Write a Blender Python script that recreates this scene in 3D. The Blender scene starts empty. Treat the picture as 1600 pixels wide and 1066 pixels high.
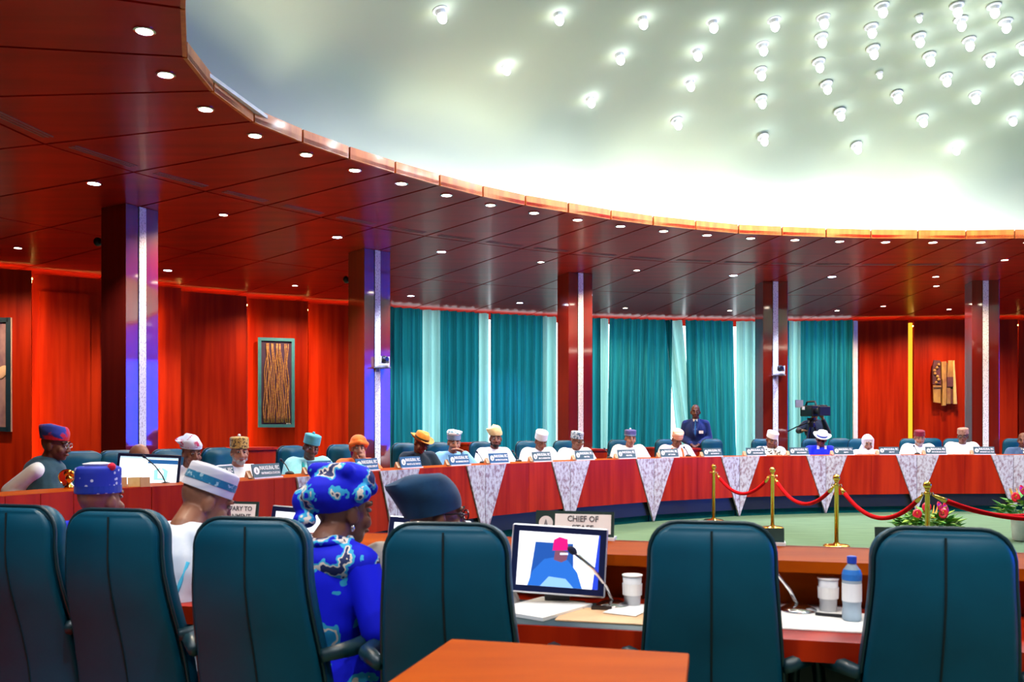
import bpy, bmesh, math, random
from mathutils import Vector, Matrix, Euler
random.seed(7)
R = math.radians
SC = bpy.context.scene
COL = SC.collection

# ------------------------------------------------------------------ camera, world, exposure
FPX, EYE, HORIZON = 1400.0, 1.40, 666.0          # focal length in px of the 1600 px frame, eye height, horizon row
cam_d = bpy.data.cameras.new('camera'); cam = bpy.data.objects.new('camera', cam_d); COL.objects.link(cam)
cam.location = (0, 0, EYE); cam.rotation_euler = (R(90), 0, 0)
cam_d.sensor_width = 36; cam_d.lens = 36 * FPX / 1600; cam_d.shift_y = (HORIZON - 533) / 1600
cam_d.clip_start = .05; cam_d.clip_end = 200
cam_d.dof.use_dof = True; cam_d.dof.focus_distance = 11.0; cam_d.dof.aperture_fstop = 5.6
SC.camera = cam
SC.view_settings.view_transform = 'Standard'; SC.view_settings.look = 'None'
SC.view_settings.gamma = 1; SC.view_settings.use_curve_mapping = False
SC.view_settings.exposure = 0.85
SC.cycles.use_denoising = True
SC.cycles.max_bounces = 4; SC.cycles.diffuse_bounces = 2; SC.cycles.glossy_bounces = 2; SC.cycles.transmission_bounces = 4
SC.cycles.use_adaptive_sampling = True; SC.cycles.adaptive_threshold = .06
SC.cycles.sample_clamp_indirect = 6.0
SC.cycles.caustics_reflective = False; SC.cycles.caustics_refractive = False
world = bpy.data.worlds.new('world'); SC.world = world; world.use_nodes = True
world.node_tree.nodes['Background'].inputs[0].default_value = (.55, .75, 1, 1)
world.node_tree.nodes['Background'].inputs[1].default_value = .35

COVE_W, LAMP_W, RING_W, DOWN_W = .5, 36.0, 60.0, 270.0     # watts of the dome cove strips, dome lamps, downlights
SPILL_W = .22
WIN_BLUE, WIN_DAY = 7.0, 1.9                                # radiance of the assumed blue panes and of the daylight panes

def light(name, kind, loc, energy, color=(1, 1, 1), size=.1, rot=None, spot=None, parent=None, size_y=None):
    d = bpy.data.lights.new(name, kind); d.energy = energy; d.color = color
    if kind == 'AREA':
        d.size = size
        if size_y: d.shape = 'RECTANGLE'; d.size_y = size_y
    else: d.shadow_soft_size = size
    if spot: d.spot_size = R(spot); d.spot_blend = .6
    o = bpy.data.objects.new(name, d); COL.objects.link(o); o.location = loc
    if rot: o.rotation_euler = rot
    if parent: o.parent = parent
    return o

# ------------------------------------------------------------------ helpers
def at(x, d, y=None):
    """world point seen at column x (row y) of the 1600 px frame, d metres in front of the camera"""
    return Vector(((x - 800) / FPX * d, d, EYE + (HORIZON - y) * d / FPX if y is not None else 0))
def ceil_d(y, zc=4.0): return FPX * (zc - EYE) / (HORIZON - y)
def lerp(a, b, t): return a + (b - a) * t
def interp(tab, x):
    for (x0, y0), (x1, y1) in zip(tab, tab[1:]):
        if x <= x1: break
    return y0 + (y1 - y0) * (x - x0) / (x1 - x0)

class MB:
    def __init__(s): s.v = []; s.f = []
    def add(s, vs, fs, m=None):
        n = len(s.v)
        s.v += [tuple(m @ Vector(p)) if m else tuple(p) for p in vs]
        s.f += [tuple(i + n for i in f) for f in fs]; return s
    def box(s, c, size, rz=0, m=None):
        x, y, z = [k / 2 for k in size]
        T = Matrix.Translation(c) @ Matrix.Rotation(rz, 4, 'Z')
        if m: T = m @ T
        return s.add([(sx * x, sy * y, sz * z) for sz in (-1, 1) for sx, sy in ((-1, -1), (1, -1), (1, 1), (-1, 1))],
              [(3, 2, 1, 0), (4, 5, 6, 7), (0, 1, 5, 4), (1, 2, 6, 5), (2, 3, 7, 6), (3, 0, 4, 7)], T)
    def loft(s, rings, m=None, close=True, cap=True):
        n = len(rings[0]); vs = [p for r in rings for p in r]; fs = []
        for i in range(len(rings) - 1):
            for j in range(n if close else n - 1):
                a, b = i * n + j, i * n + (j + 1) % n
                fs.append((a, b, b + n, a + n))
        if cap and close: fs += [tuple(range(n))[::-1], tuple(range((len(rings) - 1) * n, len(rings) * n))]
        return s.add(vs, fs, m)
    def lathe(s, prof, n=20, c=(0, 0, 0), sx=1, sy=1, m=None, cap=True):
        rings = [[(c[0] + r * sx * math.cos(2 * math.pi * j / n), c[1] + r * sy * math.sin(2 * math.pi * j / n), c[2] + z) for j in range(n)] for r, z in prof]
        return s.loft(rings, m, True, cap)
    def tube(s, pts, r, n=8, m=None):
        pts = [Vector(p) for p in pts]; rings = []
        rr = r if isinstance(r, (list, tuple)) else [r] * len(pts)
        up0 = None
        for i, p in enumerate(pts):
            t = (pts[min(i + 1, len(pts) - 1)] - pts[max(i - 1, 0)]).normalized()
            if up0 is None: up0 = Vector((0, 0, 1)) if abs(t.z) < .9 else Vector((1, 0, 0))
            a = t.cross(up0)
            if a.length < 1e-4: a = t.orthogonal()
            a.normalize(); b = a.cross(t); up0 = b
            rings.append([p + a * rr[i] * math.cos(2 * math.pi * j / n) + b * rr[i] * math.sin(2 * math.pi * j / n) for j in range(n)])
        return s.loft(rings, m)
    def ell(s, c, r, rot=None, n=14, k=9, m=None):
        T = Matrix.Translation(c) @ (Euler(rot).to_matrix().to_4x4() if rot else Matrix())
        if m: T = m @ T
        rings = [[(r[0] * math.sin(math.pi * (i + .02) / (k + .04)) * math.cos(2 * math.pi * j / n), r[1] * math.sin(math.pi * (i + .02) / (k + .04)) * math.sin(2 * math.pi * j / n),
                   -r[2] * math.cos(math.pi * (i + .02) / (k + .04))) for j in range(n)] for i in range(k + 1)]
        return s.loft(rings, T)
    def cone(s, p0, p1, r0, r1, n=12):      # capsule between two joints
        p0, p1 = Vector(p0), Vector(p1); ax = (p1 - p0); L = ax.length
        T = Matrix.Translation(p0) @ ax.to_track_quat('Z', 'Y').to_matrix().to_4x4()
        pr = [(r0 * math.sin(a), -r0 * math.cos(a)) for a in (.05, .5, 1.0)] + [(r0, 0), (r1, L)] + [(r1 * math.cos(a), L + r1 * math.sin(a)) for a in (.55, 1.05, 1.5)]
        return s.lathe(pr, n, m=T)
    def prism(s, poly, o, ax, ay, an, t):   # polygon given in (a,b) of axes ax, ay, extruded t along an
        o, ax, ay, an = [Vector(k) for k in (o, ax, ay, an)]
        n = len(poly); P = [o + ax * a + ay * b for a, b in poly]
        return s.add(P + [p + an * t for p in P], [tuple(range(n))[::-1], tuple(range(n, 2 * n))] + [(i, (i + 1) % n, (i + 1) % n + n, i + n) for i in range(n)])
    def mesh(s, name, smooth=False, fix=True):
        me = bpy.data.meshes.new(name); me.from_pydata(s.v, [], s.f)
        if fix:
            b = bmesh.new(); b.from_mesh(me); bmesh.ops.recalc_face_normals(b, faces=b.faces); b.to_mesh(me); b.free()
        if smooth:
            for p in me.polygons: p.use_smooth = True
        me.update(); return me
    def build(s, name, mat, parent=None, smooth=False, bevel=0, label=None):
        o = obj(name, s.mesh(name, smooth), mat, parent, label)
        if bevel:
            b = o.modifiers.new('bevel', 'BEVEL'); b.width = bevel; b.segments = 2; b.limit_method = 'ANGLE'
        return o
def obj(name, me, mat=None, parent=None, label=None):
    o = bpy.data.objects.new(name, me); COL.objects.link(o)
    if mat and not me.materials: me.materials.append(mat)
    if parent: o.parent = parent
    if label: o['label'] = label
    return o
def soft(o, ang=40):
    for p in o.data.polygons: p.use_smooth = True
    o.data.set_sharp_from_angle(angle=R(ang)); return o
def thing(name, label, cat, loc=(0, 0, 0), rz=0, group=None):
    o = bpy.data.objects.new(name, None); COL.objects.link(o); o.location = loc; o.rotation_euler = (0, 0, rz); o.empty_display_size = .1
    return tag(o, label, cat, group)
def tag(o, label, cat, group=None):
    o['label'] = label; o['category'] = cat
    if group: o['group'] = group
    return o
def struct(o): o['kind'] = 'structure'; return o
def copy_tree(o, parent=None):
    c = o.copy(); COL.objects.link(c); c.parent = parent
    for ch in list(o.children): copy_tree(ch, c)
    return c

def remesh(mb, voxel, smooth=3):
    me = mb.mesh('tmp', fix=False); o = bpy.data.objects.new('tmp', me); COL.objects.link(o)
    r = o.modifiers.new('r', 'REMESH'); r.mode = 'VOXEL'; r.voxel_size = voxel; r.use_smooth_shade = True
    if smooth:
        k = o.modifiers.new('s', 'SMOOTH'); k.iterations = smooth; k.factor = .5
    dg = bpy.context.evaluated_depsgraph_get(); out = bpy.data.meshes.new_from_object(o.evaluated_get(dg))
    bpy.data.objects.remove(o); bpy.data.meshes.remove(me)
    for p in out.polygons: p.use_smooth = True
    return out
_txt = {}
def text_mesh(body, size, bold=.0, width=None):
    k = (body, size, bold, width)
    if k in _txt: return _txt[k]
    c = bpy.data.curves.new('lettering', 'FONT'); c.body = body; c.size = size; c.align_x = 'CENTER'; c.align_y = 'CENTER'; c.extrude = .0008; c.offset = bold; c.resolution_u = 2
    o = bpy.data.objects.new('tmp', c); COL.objects.link(o); bpy.context.view_layer.update()
    me = bpy.data.meshes.new_from_object(o.evaluated_get(bpy.context.evaluated_depsgraph_get())); bpy.data.objects.remove(o)
    xs = [v.co.x for v in me.vertices]
    if width and xs:
        f = width / (max(xs) - min(xs))
        for v in me.vertices: v.co.x *= f
    _txt[k] = me; return me

# ------------------------------------------------------------------ materials
_m = {}
def mat(name, col, rough=.5, metal=0, emit=None, es=0, spec=.5, coat=0, trans=0, ior=1.45, col2=None, scale=(8, 8, 8), detail=4, bump=0, ramp=(.35, .65), kind='noise', sheen=0, coat_rough=.08, alpha=1, coat_ior=1.5):
    if name in _m: return _m[name]
    m = bpy.data.materials.new(name); m.use_nodes = True; nt = m.node_tree; b = nt.nodes['Principled BSDF']
    def S(n, v):
        if n in b.inputs: b.inputs[n].default_value = v
    S('Roughness', rough); S('Metallic', metal); S('Specular IOR Level', spec); S('Coat Weight', coat); S('Coat Roughness', coat_rough); S('Coat IOR', coat_ior)
    S('Transmission Weight', trans); S('IOR', ior); S('Base Color', (*col, 1)); S('Alpha', alpha)
    if sheen: S('Sheen Weight', sheen)
    if emit: S('Emission Color', (*emit, 1)); S('Emission Strength', es)
    if col2 is None: col2 = tuple(c * .82 for c in col)
    tc = nt.nodes.new('ShaderNodeTexCoord'); mp = nt.nodes.new('ShaderNodeMapping'); mp.inputs['Scale'].default_value = scale
    nt.links.new(tc.outputs['Object'], mp.inputs[0])
    if kind == 'voronoi':
        tx = nt.nodes.new('ShaderNodeTexVoronoi'); tx.inputs['Scale'].default_value = 1; fac = tx.outputs['Distance']
    else:
        tx = nt.nodes.new('ShaderNodeTexNoise'); tx.inputs['Scale'].default_value = 1; tx.inputs['Detail'].default_value = detail; fac = tx.outputs['Fac']
    nt.links.new(mp.outputs[0], tx.inputs['Vector'])
    rp = nt.nodes.new('ShaderNodeValToRGB'); rp.color_ramp.elements[0].position = ramp[0]; rp.color_ramp.elements[1].position = ramp[1]
    rp.color_ramp.elements[0].color = (*col2, 1); rp.color_ramp.elements[1].color = (*col, 1)
    nt.links.new(fac, rp.inputs[0]); nt.links.new(rp.outputs[0], b.inputs['Base Color'])
    if bump:
        bp = nt.nodes.new('ShaderNodeBump'); bp.inputs['Strength'].default_value = bump; bp.inputs['Distance'].default_value = .01
        nt.links.new(fac, bp.inputs['Height']); nt.links.new(bp.outputs[0], b.inputs['Normal'])
    _m[name] = m; return m
def glow(name, col, st, sample=True):
    if name in _m: return _m[name]
    m = bpy.data.materials.new(name); m.use_nodes = True; nt = m.node_tree; nt.nodes.clear()
    e = nt.nodes.new('ShaderNodeEmission'); o = nt.nodes.new('ShaderNodeOutputMaterial'); e.inputs[0].default_value = (*col, 1); e.inputs[1].default_value = st
    nt.links.new(e.outputs[0], o.inputs[0]); _m[name] = m
    if not sample: m.cycles.emission_sampling = 'NONE'      # the lamp object beside it carries the light
    return m
def cloth(name, col, transl, col2=None):
    """woven curtain: diffuse + translucent so daylight behind it comes through"""
    m = mat(name, col, .8, scale=(22, 22, .5), col2=col2, spec=.2, ramp=(.41, .59)); nt = m.node_tree; b = nt.nodes['Principled BSDF']  # vertical colour streaks also paint in the light and dark of the folds
    out = [n for n in nt.nodes if n.type == 'OUTPUT_MATERIAL'][0]
    tr = nt.nodes.new('ShaderNodeBsdfTranslucent'); tr.inputs[0].default_value = (*[min(1, c * 1.2) for c in col], 1)
    mx = nt.nodes.new('ShaderNodeMixShader'); mx.inputs[0].default_value = transl
    nt.links.new(b.outputs[0], mx.inputs[1]); nt.links.new(tr.outputs[0], mx.inputs[2]); nt.links.new(mx.outputs[0], out.inputs[0]); return m

WOOD = mat('red_mahogany', (.44, .022, .002), .40, coat=.05, col2=(.27, .009, .0015), scale=(9, 9, .5), detail=6, coat_rough=.12, spec=.10)
WOODC = mat('ceiling_mahogany', (.42, .010, .004), .35, coat=.09, col2=(.30, .006, .003), scale=(.6, 5, 5), detail=5, coat_rough=.12, spec=.16)
WOODCOL = mat('column_mahogany', (.19, .008, .002), .30, coat=1, col2=(.14, .005, .0015), scale=(9, 9, .5), detail=5, coat_rough=.05, spec=.4, coat_ior=2.3)
WOODO = mat('lit_orange_wood', (.38, .066, .002), .5, spec=.03, col2=(.30, .046, .002), scale=(2, 9, 9), detail=5)  # bright light on the red wood is put into this orange
FASC = mat('fascia_wood', (.75, .19, .03), .4, coat=.3, col2=(.58, .11, .015), scale=(12, 12, 2))
MARB = mat('speckled_marble', (.56, .50, .53), .4, coat=.1, col2=(.27, .15, .17), scale=(28, 28, 20), detail=8, ramp=(.34, .56))
STRIP = mat('white_mosaic', (.95, .93, .95), .5, col2=(.55, .50, .55), scale=(60, 60, 40), detail=8, ramp=(.36, .5), bump=.3)
DOME = mat('dome_plaster', (.74, .82, .62), .85, col2=(.66, .76, .62), scale=(.35, .35, .35), spec=.1)
GREENF = mat('dark_green_plinth', (.003, .085, .07), .8, spec=.05)
CARPET = mat('pale_green_carpet', (.125, .20, .115), .9, col2=(.10, .165, .095), scale=(2, 14, 4), spec=.1)
REDCARP = mat('red_carpet', (.5, .02, .01), .9, spec=.1)
GOLD = mat('polished_brass', (.95, .62, .12), .18, metal=1, col2=(.9, .52, .08))
ROPE = mat('red_velvet', (.60, .002, .006), .8, spec=.1)
LEATH = mat('green_leather', (.001, .07, .13), .45, coat=.05, spec=.25, col2=(.001, .056, .105), scale=(5, 5, 5), coat_rough=.3)
LEATHD = mat('dark_leather', (.004, .03, .045), .4, coat=.2)
SEAMM = mat('seam_thread', (.001, .012, .018), .8)
BLACK = mat('black_plastic', (.008, .008, .012), .4)
GREY = mat('grey_plastic', (.25, .25, .28), .4)
WHITEP = mat('white_plastic', (.85, .85, .88), .4)
CHROME = mat('chrome', (.8, .8, .82), .15, metal=1)
PAPER = mat('white_paper', (.92, .92, .93), .8, col2=(.9, .9, .9))
TAN = mat('tan_wood', (.62, .36, .2), .5)
CDARK = cloth('teal_drape', (.012, .22, .27), .30, (.004, .07, .095))
CPALE = cloth('pale_sheer', (.26, .50, .48), .5, (.10, .30, .32))
LETW = mat('white_lettering', (.92, .92, .92), .7)
PLATEG = mat('slate_sign', (.055, .11, .135), .5)
PLATEB = mat('blue_sign', (.012, .10, .24), .5)

# ------------------------------------------------------------------ the room
ZC = 4.0
DC = Vector((6.56, 6.69, 0)); DA, DB = 8.76, 5.74           # oval ceiling opening
edge_px = [(292,89),(334,142),(397,189.5),(473,221),(546,247),(617.6,269),(687,289),(754.6,306),(821,320),(888,331),(954.6,342),(1020.6,351),(1087,357.6),(1154,364),(1222,367),(1291,369.6),(1361,371.5),(1434.5,372),(1509.6,372.6),(1586,371.5)]
OPEN = [at(x, ceil_d(y)) for x, y in edge_px]
t = math.atan2((OPEN[-1].y - DC.y) / DB, (OPEN[-1].x - DC.x) / DA); tend = -math.pi - math.atan2((OPEN[0].y - DC.y) / DB, -(OPEN[0].x - DC.x) / DA)
tend = math.atan2((OPEN[0].y - DC.y) / DB, (OPEN[0].x - DC.x) / DA) - (2 * math.pi if math.atan2((OPEN[0].y - DC.y) / DB, (OPEN[0].x - DC.x) / DA) > 0 else 0)
while True:
    t -= .65 / math.hypot(DA * math.sin(t), DB * math.cos(t))
    if t < tend + .04: break
    OPEN.append(DC + Vector((DA * math.cos(t), DB * math.sin(t), 0)))
NO = len(OPEN)
def out_n(pts, i, closed=True):
    n = len(pts)
    a, b = (pts[(i - 1) % n], pts[(i + 1) % n]) if closed else (pts[max(i - 1, 0)], pts[min(i + 1, n - 1)])
    t = (b - a).normalized(); return Vector((-t.y, t.x, 0))
ON = [out_n(OPEN, i) for i in range(NO)]
for _ in range(3):
    ON = [(ON[i - 1] + ON[i] * 2 + ON[(i + 1) % NO]).normalized() for i in range(NO)]

# floor
fl = MB()
fl.add([(-16, -14, 0), (28, -14, 0), (28, 26, 0), (-16, 26, 0)], [(0, 1, 2, 3)])
floor = struct(fl.build('floor', CARPET)); floor['label'] = 'pale green carpeted floor inside the ring of desks'
rc = MB(); rc.box((-3.2, 2.6, .004), (3.6, 2.4, .008), R(-14))
tag(rc.build('red_carpet_runner', REDCARP), 'red carpet strip on the floor behind the leftmost chair', 'carpet')

# ceiling slab + panels + fascia boards
sl = MB(); OUTR = 12.5
rin = [OPEN[i] + ON[i] * .02 + Vector((0, 0, ZC + .05)) for i in range(NO)]; rout = [OPEN[i] + ON[i] * OUTR + Vector((0, 0, ZC + .05)) for i in range(NO)]
sl.loft([rin, rout], cap=False)
ceiling = struct(sl.build('ceiling', mat('joint_shadow', (.02, .002, .001), .9)))
ceiling['label'] = 'dark red wooden ceiling of radiating panels around the lit dome'
rings_o = [0.0, 2.2, 5.4, 8.6, OUTR]
GAP = .014
for i in range(NO):
    j = (i + 1) % NO
    vis = i < 20 or i >= NO - 6
    for k in range(4):
        o0, o1 = rings_o[k] + (GAP if k else 0), rings_o[k + 1] - GAP
        if not vis and k == 0: o0, o1 = 0, OUTR
        if not vis and k > 0: continue
        tdir = (OPEN[j] - OPEN[i]).normalized() * GAP
        a, b, c, d = OPEN[i] + ON[i] * o0 + tdir, OPEN[j] + ON[j] * o0 - tdir, OPEN[j] + ON[j] * o1 - tdir, OPEN[i] + ON[i] * o1 + tdir
        q = MB(); lo = [Vector((p.x, p.y, ZC)) for p in (a, b, c, d)]; hi = [Vector((p.x, p.y, ZC + .04)) for p in (a, b, c, d)]
        q.loft([lo, hi]); q.build('ceiling_panel', WOODC, ceiling)
        if vis and k == 0 :      # slotted air outlet at the outer end of the first ring
            v = MB(); mid = (c + d) / 2; tt = (c - d); L = tt.length * .72; ang = math.atan2(tt.y, tt.x); nn = Vector((-tt.y, tt.x, 0)).normalized()
            for s in (-1, 0, 1): 
                p = mid + nn * (.045 * s - .16) if nn.dot(ON[i]) > 0 else mid - nn * (.045 * s - .16)
                v.box((p.x, p.y, ZC - .002), (L, .016, .006), ang)
            v.build('air_slot', mat('vent_metal', (.30, .12, .10), .4), ceiling)
    f = MB(); a, b = OPEN[i], OPEN[j]; td = (b - a).normalized() * .012; n = (ON[i] + ON[j]).normalized()
    a2, b2 = a + td, b - td
    f.loft([[Vector((p.x, p.y, z)) for p in (a2, b2, b2 + n * .03, a2 + n * .03)] for z in (ZC - .006, ZC + .112)])
    f.build('fascia_board', FASC, ceiling)
rim = MB(); rim.loft([[OPEN[i] + ON[i] * .034 + Vector((0, 0, z)) for i in range(NO)] for z in (ZC, ZC + .1)], cap=False)
rim.build('fascia_backing', mat('joint_shadow', (.02, .002, .001), .9), ceiling)
sh = MB(); sh.loft([[OPEN[i] + ON[i] * .03 + Vector((0, 0, ZC + .06)) for i in range(NO)], [OPEN[i] + ON[i] * .62 + Vector((0, 0, ZC + .06)) for i in range(NO)]], cap=False)
sh.build('cove_shelf', WHITEP, ceiling)

# dome: shallow oval vault springing .55 m behind the fascia
DH = 2.1
def dome_ring(k, NK=22):
    a = (k / NK) * math.pi / 2; s, h = math.cos(a), math.sin(a)
    return [DC + (OPEN[i] + ON[i] * .6 - DC) * s + Vector((0, 0, ZC + .05 + DH * h)) for i in range(NO)]
dm = MB(); dm.loft([dome_ring(k) for k in range(22)] + [[DC + Vector((0, 0, ZC + .05 + DH)) + (OPEN[i] - DC) * .001 for i in range(NO)]], cap=False)
dome = struct(dm.build('ceiling_dome', DOME, smooth=True)); dome['label'] = 'pale plaster oval dome glowing above the wooden ceiling ring'
def dome_hit(x, y):
    dv = Vector(((x - 800) / FPX, 1, (HORIZON - y) / FPX)); o = Vector((0, 0, EYE)); c = DC + Vector((0, 0, ZC + .05))
    A, B = DA + .6, DB + .6
    p = o - c; a = (dv.x / A) ** 2 + (dv.y / B) ** 2 + (dv.z / DH) ** 2
    b = 2 * (p.x * dv.x / A ** 2 + p.y * dv.y / B ** 2 + p.z * dv.z / DH ** 2); cc = (p.x / A) ** 2 + (p.y / B) ** 2 + (p.z / DH) ** 2 - 1
    tt = (-b + math.sqrt(b * b - 4 * a * cc)) / 2 / a; q = o + dv * tt
    n = Vector(((q.x - c.x) / A ** 2, (q.y - c.y) / B ** 2, (q.z - c.z) / DH ** 2)).normalized()
    return q, -n
lamp_px = [(687,15),(788,99),(871,19),(1003,26),(1113,32),(967,83),(1088,77),(1077,126),(921,152),(1057,188),(1191,69),(1188,109),(1189,154),(1192,214),
 (1209,30),(1286,26),(1283,56),(1279,96),(1291,131),(1312,174),(1338,227),(1378,8),(1361,41),(1364,75),(1374,114),(1401,146),(1441,184),(1492,229),(1436,25),(1436,56),(1452,86),
 (1478,119),(1523,147),(1581,182),(1495,8),(1501,30),(1514,62),(1546,88),(1590,116),(1553,9),(1571,33),(1598,69)]
LAMPG = glow('lamp_white', (.93, .96, 1.0), 6, False)
def dome_lamp(q, n, small=False):
    T = Matrix.Translation(q) @ (-n).to_track_quat('Z', 'Y').to_matrix().to_4x4(); k = .55 if small else 1
    t = thing('dome_lamp', 'small dead lamp dotted between the bright dome lamps' if small else 'bright white star lamp set in the dome', 'lamp', group='small dome lamps' if small else 'star lamps in the dome')
    MB().lathe([(.075 * k, .0), (.075 * k, -.012), (.05 * k, -.02), (.035 * k, -.06 * k), (.03 * k, -.075 * k)], 12, m=T).build('shade', WHITEP, t)
    MB().ell((0, 0, -.085 * k), (.046 * k, .046 * k, .058 * k), m=T, n=10, k=6).build('bulb', LAMPG, t, smooth=True)
    if not small: light('lamp_light', 'SPOT', q + n * .16, LAMP_W, (.92, .95, 1.0), .05, spot=165, parent=t); light('lamp_spill', 'POINT', q + n * .09 + (Vector((0, 0, 1)) - n * n.z) * .12, SPILL_W, (.8, .9, 1.0), .05, parent=t)
hits = []
for x, y in lamp_px:
    q, n = dome_hit(x, y); dome_lamp(q, n, (x, y) in ((1374, 114), (1436, 25))); hits.append((q, n))
for q, n in hits[::2]:          # unseen lamps added by mirroring the pattern beyond the right edge, lighting the room
    q2 = Vector((2 * DC.x + 1.5 - q.x, q.y, q.z)); n2 = Vector((-n.x, n.y, n.z))
    if q2.x > 8.5: dome_lamp(q2, n2)
# cove strips
cove = thing('cove_lighting', 'row of hidden strip lights glowing along the dome edge', 'light')
STRIPG = glow('cove_strip', (1, .97, .9), 9)
for i in range(0, NO - 3, 5):
    j = (i + 3) % NO; a, b = OPEN[i] + ON[i] * .16, OPEN[j] + ON[j] * .16; m = (a + b) / 2; tt = b - a
    MB().box((m.x, m.y, ZC + .085), (tt.length, .05, .03), math.atan2(tt.y, tt.x)).build('strip', WHITEP, cove)
    n = (ON[i] + ON[j]).normalized()
    for up, w, sp in ((Vector((0, 0, 1)) - n * .10, 1.3, 75), (Vector((0, 0, 1)) - n * 1.2, 9.0, 110)):
        l = light('cove_light', 'AREA', (m.x, m.y, ZC + .11), COVE_W * w, (1, .93, .74), tt.length, size_y=.08, parent=cove); l.data.spread = R(sp)
        zx = tt.normalized(); zz = -up.normalized(); yy = zz.cross(zx).normalized(); l.rotation_euler = Matrix((zx, yy, zz)).transposed().to_euler()

# downlights
DISC = glow('downlight_warm', (1, .86, .66), 14, False); DISCB = glow('downlight_cool', (.55, .72, 1), 26, False)
def downlight(p, label, group, g, r=.055, watts=0, col=(1, .85, .65), ang=100):
    t = thing('downlight', label, 'lamp', (p.x, p.y, ZC), group=group)
    MB().lathe([(r + .014, .0), (r + .016, -.008), (r, -.01), (r, .0)], 18, cap=False).build('trim_ring', CHROME, t)
    MB().lathe([(r, -.004), (r * .5, -.005), (.001, -.006)], 18).build('lens', g, t)
    if watts: light('downlight_beam', 'SPOT', (0, 0, -.03), watts, col, .05, spot=ang, parent=t)
for i in range(NO):
    if 20 <= i < NO - 4 and i % 3: continue
    j = (i + 1) % NO; p = (OPEN[i] + OPEN[j]) / 2 + (ON[i] + ON[j]) * .13
    downlight(p, 'small warm round downlight in the row along the dome edge', 'downlights along the dome edge', DISC, watts=RING_W * (1 if i % 2 == 0 or i >= 20 else 0))
cool = [(147, 286), (527, 370), (812, 473), (1146, 430)]; white = [(690, 393), (642, 462), (262, 422), (1300, 432)]
warm = [(349, 335), (28, 387), (461, 446), (845, 409), (995, 422), (977, 481), (1140, 485), (1308, 485), (1462, 432), (1483, 483)]
names = {(147, 286): 'bluish downlight in the ceiling beside the leftmost column', (527, 370): 'bluish downlight just left of the second column top', (812, 473): 'bluish downlight above the curtains left of the third column', (1146, 430): 'bluish downlight left of the fourth column top',
 (690, 393): 'white downlight between the second and third columns', (642, 462): 'bright white downlight over the left end of the curtains', (262, 422): 'white downlight right of the leftmost column near the wall', (1300, 432): 'largest white downlight, right of the fourth column top'}
for px in cool + white:
    downlight(at(px[0], ceil_d(px[1])), names[px], None, DISCB, .065, DOWN_W, (.8, .88, 1) if px in white else (.35, .5, 1))
for px in warm:
    downlight(at(px[0], ceil_d(px[1])), 'small warm downlight in the outer ceiling panels', 'outer ceiling downlights', DISC, .05, DOWN_W * .75, (1, .72, .45), 150)

for i in range(20, NO - 3, 2):      # unseen downlights added over the near and right sides to light the chair backs
    for off in (1.6, 4.2, 7.0):
        p = OPEN[i] + ON[i] * off
        if -13 < p.y: downlight(p, 'added downlight in the ceiling outside the picture', 'added downlights outside the picture', DISC, .05, DOWN_W * .33, (.92, .96, 1), 120)

# backing walls (oval), split in four
WCX, WCY, WA, WB = 6.1, 6.7, 17.2, 16.2
def wall_arc(name, a0, a1, label):
    pts = [(WCX + WA * math.cos(R(a)), WCY + WB * math.sin(R(a))) for a in [a0 + (a1 - a0) * k / 24 for k in range(25)]]
    w = MB(); w.loft([[(x, y, 0) for x, y in pts], [(x, y, ZC + .06) for x, y in pts]], close=False)
    o = struct(w.build(name, WOOD)); o['label'] = label; return o
wall_back = wall_arc('wall_back', 45, 124, 'far wall behind the teal curtains')
wall_left = wall_arc('wall_left', 124, 215, 'red panelled wall at the left')
wall_arc('wall_front', 215, 320, 'wall behind the photographer'); wall_right = wall_arc('wall_right', 320, 405, 'right end wall with the assumed tall window')
WOODP = WOOD
GLOWW = glow('amber_strip', (1, .66, .16), 11); GLOWY = glow('yellow_strip', (1, .52, .03), .8)
def panel(x0, d0, x1, d1, name, z1=3.90, parent=wall_left, thick=.06):
    a, b = at(x0, d0), at(x1, d1); tt = (b - a).normalized(); n = Vector((-tt.y, tt.x, 0))
    if n.y < 0: n = -n
    p = MB(); p.prism([(0, 0), ((b - a).length, 0), ((b - a).length, z1), (0, z1)], a, tt, (0, 0, 1), n, thick)
    return p.build(name, WOODP, parent), a, b, tt, n
def cove_strip(a, b, n, parent):
    m = (a + b) / 2 + n * .22; L = (b - a).length; s = MB(); s.box((m.x, m.y, 3.80), (L, .03, .03), math.atan2((b - a).y, (b - a).x)); s.build('cove_strip', GLOWW, parent)
def slot(p, parent, z0=.1, z1=3.55, g=None, w=.05):
    s = MB(); s.box((p.x, p.y, (z0 + z1) / 2), (w, w, z1 - z0)); s.build('light_slot', g or GLOWW, parent)
left_panels = [(-160, 12.9, -60, 13.75), (-60, 14.0, 49, 14.39), (50, 14.70, 157, 15.23), (157, 15.30, 242, 15.75), (243, 16.0, 283, 16.25), (283, 16.6, 385, 17.25), (387, 17.55, 481, 17.95), (482, 18.3, 560, 18.65), (560, 18.65, 607, 18.9)]
lit = {2, 6, 7, 4}
for k, (x0, d0, x1, d1) in enumerate(left_panels):
    o, a, b, tt, n = panel(x0, d0, x1, d1, 'wall_panel')
    cove_strip(a, b, n, wall_left)
    if k in lit:
        pb = at(left_panels[k - 1][2], left_panels[k - 1][3]); rd = pb.normalized()
        slot(pb + rd * .14 - tt * .07, wall_left)
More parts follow.
